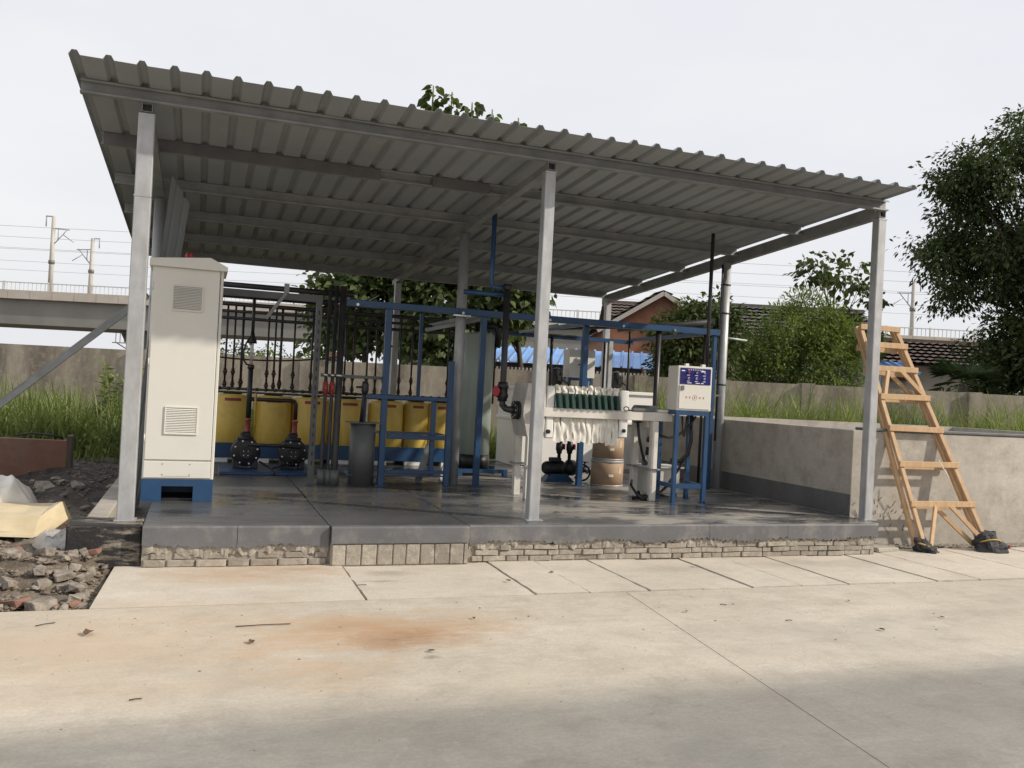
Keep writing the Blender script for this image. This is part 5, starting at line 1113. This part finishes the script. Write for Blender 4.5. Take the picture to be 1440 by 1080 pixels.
# low shrubs far left beyond the wall
tree('far_shrub', W(-11.9,38,0), [B(-12.2,38,2.2,.8,.8,.8),B(-11.2,38,1.9,.7,.7,1.0)], 40, 30, .4, .16, .6, 'leaf_broad', 31, 'dark shrub beyond the wall under the viaduct', 'shrub', .06, nbr=5)
tree('far_shrub', W(-9.2,36,0), [B(-9.4,36,1.9,1.6,1,.85),B(-8.0,36,2.1,1.0,1,.9)], 60, 34, .45, .16, .6, 'leaf_far', 32, 'light green shrub beyond the wall under the viaduct', 'shrub', .06, nbr=5)
tree('far_shrub', W(-16.0,40,0), [B(-16.3,40,1.75,1.6,1,.7)], 40, 30, .45, .16, .6, 'leaf_broad', 33, 'low dark shrub peeping over the wall beside the raking brace', 'shrub', .06, nbr=3)
# weed in the left grass
wd_ = thing('tall_weed', W(-6.95,15.6,-.05), 'tall yellow-topped weed standing against the boundary wall', 'plant')
r = np.random.default_rng(4); P = []; Nn = []
for k_ in range(9):
    a = k_*.7; c = W(-6.95+.35*math.cos(a)*rnd.uniform(.3,1),15.6+.3*math.sin(a),0); h = rnd.uniform(1.2,1.85)
    MB().tube([(c.x,c.y,-.06),(c.x+.03,c.y,h*.5),(c.x+.06*math.cos(a),c.y,h)], 0, 5, [.010,.008,.004]).build('stem', 'stem_green', wd_)
    for q in range(46): P.append((c.x+.05*math.cos(a)*q/46,c.y,h*(.15+.85*q/46))); b_ = r.uniform(0,6.28); Nn.append((math.cos(b_)*1.5,math.sin(b_)*1.5,.4))
V, F = leaves(np.array(P), np.array(Nn), .17, .34, r, .3); npmesh('foliage', V, F, 'leaf_lime', wd_, ORG[wd_])
r = np.random.default_rng(9); k0 = 260; cu = r.uniform(-13,-3.4,k0); cw = r.uniform(13.2,16.7,k0); hh = r.uniform(.25,.8,k0); i_ = r.integers(0,k0,7000)
u_ = cu[i_]+r.normal(0,.12,7000); d_ = cw[i_]+r.normal(0,.12,7000); P = np.stack([CAM.x+E2.x*u_+N2.x*d_, CAM.y+E2.y*u_+N2.y*d_, r.uniform(0,1,7000)*hh[i_]],-1)
P = P[P[:,1] > 7.3]; Nn = r.normal(0,1,P.shape); V, F = leaves(P, Nn, .085, .55, r, .1); npmesh('ground_weeds', V, F, 'leaf_lime', kind='stuff', label='leafy green weeds mixed into the tall grass', cat='weeds')
# right-hand planting
tree('lime_shrub', W(6.45,19.5,0), [B(6.2,19.5,2.35,1.15,1.0,1.25),B(6.9,19.4,2.3,.85,.9,1.05),B(5.6,19.6,1.9,.85,.8,1.0),B(6.5,19.5,3.2,.85,.7,.75),B(7.3,19.5,2.6,.6,.7,.8),B(5.4,19.5,2.4,.6,.7,.7)], 420, 50, .27, .11, .32, 'leaf_lime', 41, 'dense light green shrub behind the wall next to the round post', 'shrub', .07, nbr=8, droop=.2)
tree('broadleaf_tree', W(8.7,24,0), [B(8.9,24,5.0,.95,.8,.65),B(9.5,24,4.5,.6,.6,.4),B(8.1,24,5.1,.5,.5,.4),B(7.7,24,3.6,.7,.7,.5),B(9.3,24,3.4,1.1,.8,.65)], 72, 16, .26, .20, .62, 'leaf_broad', 42, 'thin-crowned tree with drooping leaves rising behind the light green shrub', trunk_r=.06, droop=.9, nbr=22)
tree('small_tree', W(3.7,18.4,0), [B(3.5,18.4,2.7,.62,.7,.7),B(4.05,18.4,2.2,.62,.7,.75),B(3.25,18.4,2.1,.42,.5,.45),B(4.0,18.5,3.25,.5,.5,.4),B(4.5,18.5,2.9,.4,.4,.5)], 200, 30, .26, .13, .5, 'leaf_broad', 43, 'small leafy tree in front of the orange brick gable', trunk_r=.06, droop=.6, nbr=10)
rb = np.random.default_rng(77); bl = [B(12.9,21,5.2,1.9,1.6,2.0),B(10.45,21,7.0,.85,.8,.7),B(11.3,21,7.5,1.0,.9,.8),B(10.6,21,6.1,.9,.8,.7),B(12.2,21,3.2,1.6,1.2,1.0),B(10.2,21,5.0,.7,.7,.6)]
for k_ in range(34):
    d_ = rb.normal(0,1,3); d_ /= np.linalg.norm(d_); q_ = rb.uniform(.78,1.06); rr_ = rb.uniform(.45,.95)
    bl.append(B(12.8+d_[0]*2.35*q_, 21+d_[1]*1.7, max(2.6,5.3+d_[2]*3.0*q_), rr_*1.15, rr_, rr_*.8))
tree('big_tree', W(12.6,21,0), bl, 1350, 48, .36, .135, .44, 'leaf_dark', 44, 'big dense dark green tree beyond the tank and ladder', trunk_r=.17, droop=.8, nbr=40, shell=.35)
tree('big_tree', W(12.9,19,0), [B(12.4,19,2.9,1.5,1.2,1.0),B(13.2,19,3.9,1.4,1.1,.9)], 240, 36, .42, .19, .5, 'leaf_dark', 45, 'lower broad tree growing in front of the big dark tree', trunk_r=.1, droop=.6, nbr=10)
tree('hedge_shrub', W(11.4,20,0), [B(10.9,20,2.0,.8,.7,.8),B(12.0,20,2.3,1.3,.7,1.1),B(13.2,20,2.3,1.0,.7,1.1)], 260, 34, .35, .14, .5, 'leaf_dark', 46, 'dark shrub filling the space under the big tree above the wall', 'shrub', .05, nbr=5, shell=.2)
pt_ = thing('fan_palm', W(9.6,18.7,0), 'dark fan palm behind the wall beside the big tree trunk', 'palm')
MB().tube([W(9.6,18.7,-.1), W(9.62,18.7,2.0)], .11, 10).build('trunk', 'bark', pt_)
V_ = []; F_ = []
for k_ in range(15):
    a = k_*2.4; el = rnd.uniform(-.25,.9); dr = Vector((math.cos(a)*math.cos(el), math.sin(a)*math.cos(el), math.sin(el))); c0 = W(9.62,18.7,2.05); hub = c0+dr*.42
    V_.append(c0+Vector((.01,0,0))); V_.append(c0-Vector((.01,0,0))); V_.append(hub); F_.append((len(V_)-3,len(V_)-2,len(V_)-1))
    sd = dr.cross(Vector((0,0,1))).normalized(); u_ = sd.cross(dr)
    for q in range(17):
        g_ = (q-8)/8*1.5; dd = (dr*math.cos(g_)+sd*math.sin(g_)).normalized(); ee = hub+dd*.50+Vector((0,0,-.08*abs(g_))); s_ = dd.cross(u_).normalized()*.018; md = hub+dd*.25
        h = len(V_); V_ += [hub, md+s_, ee, md-s_]; F_ += [(h,h+1,h+2),(h,h+2,h+3)]
npmesh('fronds', np.array([tuple(v) for v in V_]), np.array(F_), 'palm', pt_, ORG[pt_])
# houses
def tiled(o, ux, uy, lu, lv, nm, mt, par, pitch=.24, course=.30):    # roof plane: o eave corner, ux along the eave, uy up the slope
    ux = Vector(ux).normalized(); uy = Vector(uy).normalized(); nn = ux.cross(uy).normalized()
    if nn.z < 0: nn = -nn
    nc = int(lu/pitch)*4; nv = max(1, int(lv/course)); V = []; F = []
    for j in range(nv):
        for e in (0,1):
            for i in range(nc+1):
                p = o+ux*(lu*i/nc)+uy*(lv*(j+e*1.08)/nv)+nn*(.016*math.sin(i*PI/2)+(.075 if e == 0 else 0)+.03); V.append(tuple(p))
        b0 = j*2*(nc+1)
        for i in range(nc): F.append((b0+i,b0+i+1,b0+nc+1+i+1,b0+nc+1+i))
    h = len(V); V += [tuple(o), tuple(o+ux*lu), tuple(o+ux*lu+uy*lv), tuple(o+uy*lv)]; F.append((h,h+1,h+2,h+3))
    return npmesh(nm, np.array(V), np.array(F), mt, par, ORG[par])
def house(label, u0, u1, d0, zr, ze, depth, walln, tilem, gable=False, wins=()):
    t = thing('brick_house' if gable else 'tiled_house', W((u0+u1)/2,d0,0), label, 'house')
    if not gable:     # ridge along u
        wbar(u0+.25,u1-.25,d0+.3,d0+depth-.3,-.1,ze,'wall',walln,t)
        for uu in (u0+.25,u1-.25-.2):
            ps = [W(uu,d0+.3),W(uu,d0+depth-.3),W(uu,d0+depth/2)]; h = [ze+.001,ze+.001,zr-.1]
            vs = [(p.x,p.y,z) for p, z in zip(ps,h)]; vs += [(v[0]+E2.x*.2,v[1]+E2.y*.2,v[2]) for v in vs]; MB().add(vs, [(0,1,2),(5,4,3),(0,3,4,1),(1,4,5,2),(2,5,3,0)]).build('gable_wall', walln, t)
        sl = Vector((N2.x*depth/2,N2.y*depth/2,zr-ze)); tiled(W(u0,d0,ze), E2, sl, u1-u0, sl.length, 'roof', tilem, t)
        sl2 = Vector((-N2.x*depth/2,-N2.y*depth/2,zr-ze)); tiled(W(u0,d0+depth,ze), E2, sl2, u1-u0, sl2.length, 'roof', tilem, t)
        wbar(u0,u1,d0+depth/2-.12,d0+depth/2+.12,zr,zr+.12,'ridge_cap',tilem,t)
    else:             # gable towards the viewer
        um = (u0+u1)/2
        for dd in (d0, d0+depth-.2):
            ps = [(W(u0,dd),-.1),(W(u1,dd),-.1),(W(u1,dd),ze),(W(um,dd),zr),(W(u0,dd),ze)]; vs = [(p.x,p.y,z) for p, z in ps]; vs += [(v[0]+N2.x*.2,v[1]+N2.y*.2,v[2]) for v in vs]
            MB().add(vs, [(0,1,2,3,4),(9,8,7,6,5)]+[(i,5+i,5+(i+1)%5,(i+1)%5) for i in range(5)]).build('gable_wall', walln, t)
        for uu in (u0,u1-.2): wbar(uu,uu+.2,d0+.2,d0+depth-.2,-.1,ze-.02,'wall',walln,t)
        for sg, ue in ((1,u0-.35),(-1,u1+.35)):
            dzz = (zr-ze)*.35/(um-u0); sl = Vector((E2.x*sg*(um-u0+.35),E2.y*sg*(um-u0+.35),zr-ze+dzz)); tiled(W(ue,d0-.25,ze-dzz+.05), N2, sl, depth+.5, sl.length, 'roof', tilem, t)
            ps = [W(ue,d0-.28,ze-dzz-.04), W(um,d0-.28,zr-.02)]; MB().bar(ps[0], ps[1], .10, .14, (0,0,1)).build('verge_board', 'plaster', t)
    for (ua, ub, za, zc) in wins:
        o = wbar(ua,ub,d0+.26 if not gable else d0-.03,d0+.299 if not gable else d0-.001,za,zc,'window','pale_metal',t)
        wbar(ua+.06,ub-.06,d0+.25 if not gable else d0-.04,d0+.259 if not gable else d0-.031,za+.06,zc-.06,'pane','window',o)
    return t
house('orange brick house with its gable end rising behind the small leafy tree', 3.15, 6.85, 30, 5.0, 3.85, 7, 'brick_orange', 'tile_brown', True, ((4.5,5.4,1.6,2.6),))
house('long house with dark grey tiled roof behind the light green shrub', 6.1, 12.2, 27.5, 4.75, 3.1, 6.5, 'plaster', 'tile_grey', wins=((7,8,1.2,2.4),(9.5,10.5,1.2,2.4)))
house('house with brown tiled roof just behind the orange gable', 4.0, 7.6, 38, 5.7, 4.3, 5, 'brick_orange', 'tile_brown')
house('low house with reddish tile roof between the ladder and the big tree', 10.6, 15.0, 25.5, 3.55, 2.75, 4.0, 'plaster', 'tile_brown', wins=((11.2,12.0,1.0,1.9),))
def sheetroof(label, u0, u1, d0, ze, zr, depth, walln, rake=0):
    t = thing('sheet_roof_shed', W((u0+u1)/2,d0,0), label, 'shed'); npn = max(1,int((u1-u0)/.86)); V0 = Vector((N2.x*depth,N2.y*depth,zr-ze)); q = (u1-u0)/npn
    for i in range(npn):
        pr = []
        for k_ in range(5):
            c = i*q+k_*q/4; pr += [(c-.035,0),(c-.015,.045),(c+.015,.045),(c+.035,0)]
        vs = []; nn = len(pr)
        for e in (0,1): vs += [tuple(W(u0+a+rake*e,d0,ze+h_+(i%2)*.004)+V0*e) for (a,h_) in pr]
        vs += [(v[0],v[1],v[2]-.01) for v in vs]
        MB().add(vs, [(j,j+1,nn+j+1,nn+j) for j in range(nn-1)]+[(2*nn+j+1,2*nn+j,3*nn+j,3*nn+j+1) for j in range(nn-1)]+[(j+1,j,2*nn+j,2*nn+j+1) for j in range(nn-1)]).build('roof_panel', 'blue_sheet', t)
    wbar(u0+.2,u1-.2,d0+.4,d0+.6,-.1,ze+.02,'wall',walln,t)
    wbar(u0+.2,u1-.2,d0+.28,d0+.398,ze-.16,ze-.02,'fascia','tile_brown',t)
    return t
bs = sheetroof('long low shed with a bright blue ribbed roof behind the boundary wall', -.65, 3.5, 22, 2.12, 2.62, 2.2, 'plaster', .30)
for k_ in range(42):
    u = -.4+k_*.09; wbar(u,u+.045,21.2,21.22,1.5,1.98,'picket','pale_metal',bs)
sheetroof('small blue ribbed lean-to roof seen between the ladder rungs', 9.55, 10.5, 22.5, 2.35, 2.72, 1.4, 'plaster')
# railway viaduct
vd = thing('railway_viaduct', W(0,100,0), 'long pale concrete railway viaduct with railings far behind the wall', 'viaduct')
wbar(-120,140,99.6,110,6.15,9.0,'girder','viaduct',vd)
wbar(-120,140,99.2,110.4,9.02,9.15,'deck_edge','parapet',vd)
for i in range(104): u = -120+2.5*i; wbar(u+.02,u+2.48,99.0,99.18,9.0,9.98,'parapet_panel','parapet',vd)
b = MB()
for i in range(520): 
    u = -110+i*.48; p = W(u,99.1,9.98); q = W(u,99.1,10.82); b.tube([p,q], .035, 4, caps=False)
b.build('balusters', 'pale_metal', vd, kind='stuff')
MB().bar(W(-120,99.1,10.85), W(140,99.1,10.85), .10, .10).build('handrail', 'pale_metal', vd)
for i in range(52): MB().bar(W(-118+5*i,99.1,9.98), W(-118+5*i,99.1,11.0), .14, .14).build('rail_post', 'pale_metal', vd)
for u in (-108,-76,-43.2,-11,21,53,85,117):
    pr_ = MB().prism([(-3.2,6.14),(3.2,6.14),(2.4,4.6),(1.5,3.4),(1.5,-.1),(-1.5,-.1),(-1.5,3.4),(-2.4,4.6)], W(u,103,0), E2, (0,0,1), N2*3.6).build('pier', 'viaduct', vd)
bsk = MB()
for k_ in range(5): bsk.tube([W(-46.6+k_*.5,102.5,4.7), W(-46.6+k_*.5,102.5,5.9)], .05, 4)
bsk.bar(W(-47,102.5,4.7), W(-43.5,102.5,4.7), .1, .1); bsk.bar(W(-47,102.5,5.9), W(-44.5,102.5,5.9), .08, .08); bsk.bar(W(-46.5,102.5,4.7), W(-44,102.5,3.3), .1, .1); bsk.build('inspection_cage', 'grey_steel', vd)
def mast(u, d, ztop, sg, lab):
    t = thing('catenary_mast', W(u,d,9.15), lab, 'mast')
    lean = .05*0
    MB().tube([W(u,d,9.15), W(u,d,ztop)], 0, 10, [.28,.20]).build('mast_pole', 'mast', t)
    MB().lathe(W(u,d,13.3), [(0,0),(.34,0),(.34,.4),(0,.4)], 10).build('band', 'grey_steel', t)
    arm = MB(); arm.bar(W(u,d,ztop-.05), W(u-sg*.9,d,ztop-.02), .12, .12); arm.tube([W(u-sg*.85,d,ztop-.1), W(u-sg*.85,d,ztop-1.2)], .07, 6); arm.build('top_arm', 'wire', t)
    arm = MB(); arm.tube([W(u,d,ztop-3.4), W(u+sg*1.7,d,ztop-1.4)], .06, 6); arm.tube([W(u,d,ztop-1.4), W(u+sg*1.9,d,ztop-1.5)], .06, 6); arm.tube([W(u+sg*1.2,d,ztop-2.1), W(u+sg*2.4,d,ztop-2.9)], .05, 6); arm.tube([W(u+sg*.6,d,ztop-1.4), W(u+sg*.6,d,ztop-2.8)], .05, 6); arm.build('cantilever', 'wire', t)
mast(-53.6,100.6,18.8,1,'taller railway catenary mast on the viaduct, farther from the shed'); mast(-52.6,108,17.6,-1,'shorter railway catenary mast on the viaduct next to the shelter post'); mast(47.1,104,16.9,-1,'railway catenary mast above the low tiled roof by the big tree')
for i, (z0, d, z1) in enumerate(((17.6,100.4,17.4),(16.6,102,16.5),(15.2,102,15.1),(16.0,107,16.0),(14.4,107,14.4),(13.2,106,13.2))):
    MB().tube([W(-120,d,z0), W(-53,d,z0-.2), W(0,d,z1), W(46,d,z1), W(140,d,z1)], .022, 4).build('overhead_wire', 'wire', None, 'thin railway wire strung above the viaduct', 'wire', 'wires above the viaduct')
# unseen building added behind the photographer: its roof edge throws the shade over the near road
wk = thing('shade_building', (40,-16,0), 'long pale unseen building added across the road to shade its near part', 'building')
MB().box((13,-24,-.05), (70,-11.80,9.9)).build('wall', 'plaster', wk); MB().box((12.8,-24.2,9.91), (70.2,-11.65,10.15)).build('roof', 'plaster', wk)
for i in range(9):
    x = 15+i*6
    for z in (1.2,5.6): 
        o = MB().box((x,-11.799,z), (x+2.4,-11.76,z+2)).build('window', 'pale_metal', wk); MB().box((x+.08,-11.759,z+.08), (x+2.32,-11.75,z+1.92)).build('pane', 'window', o)
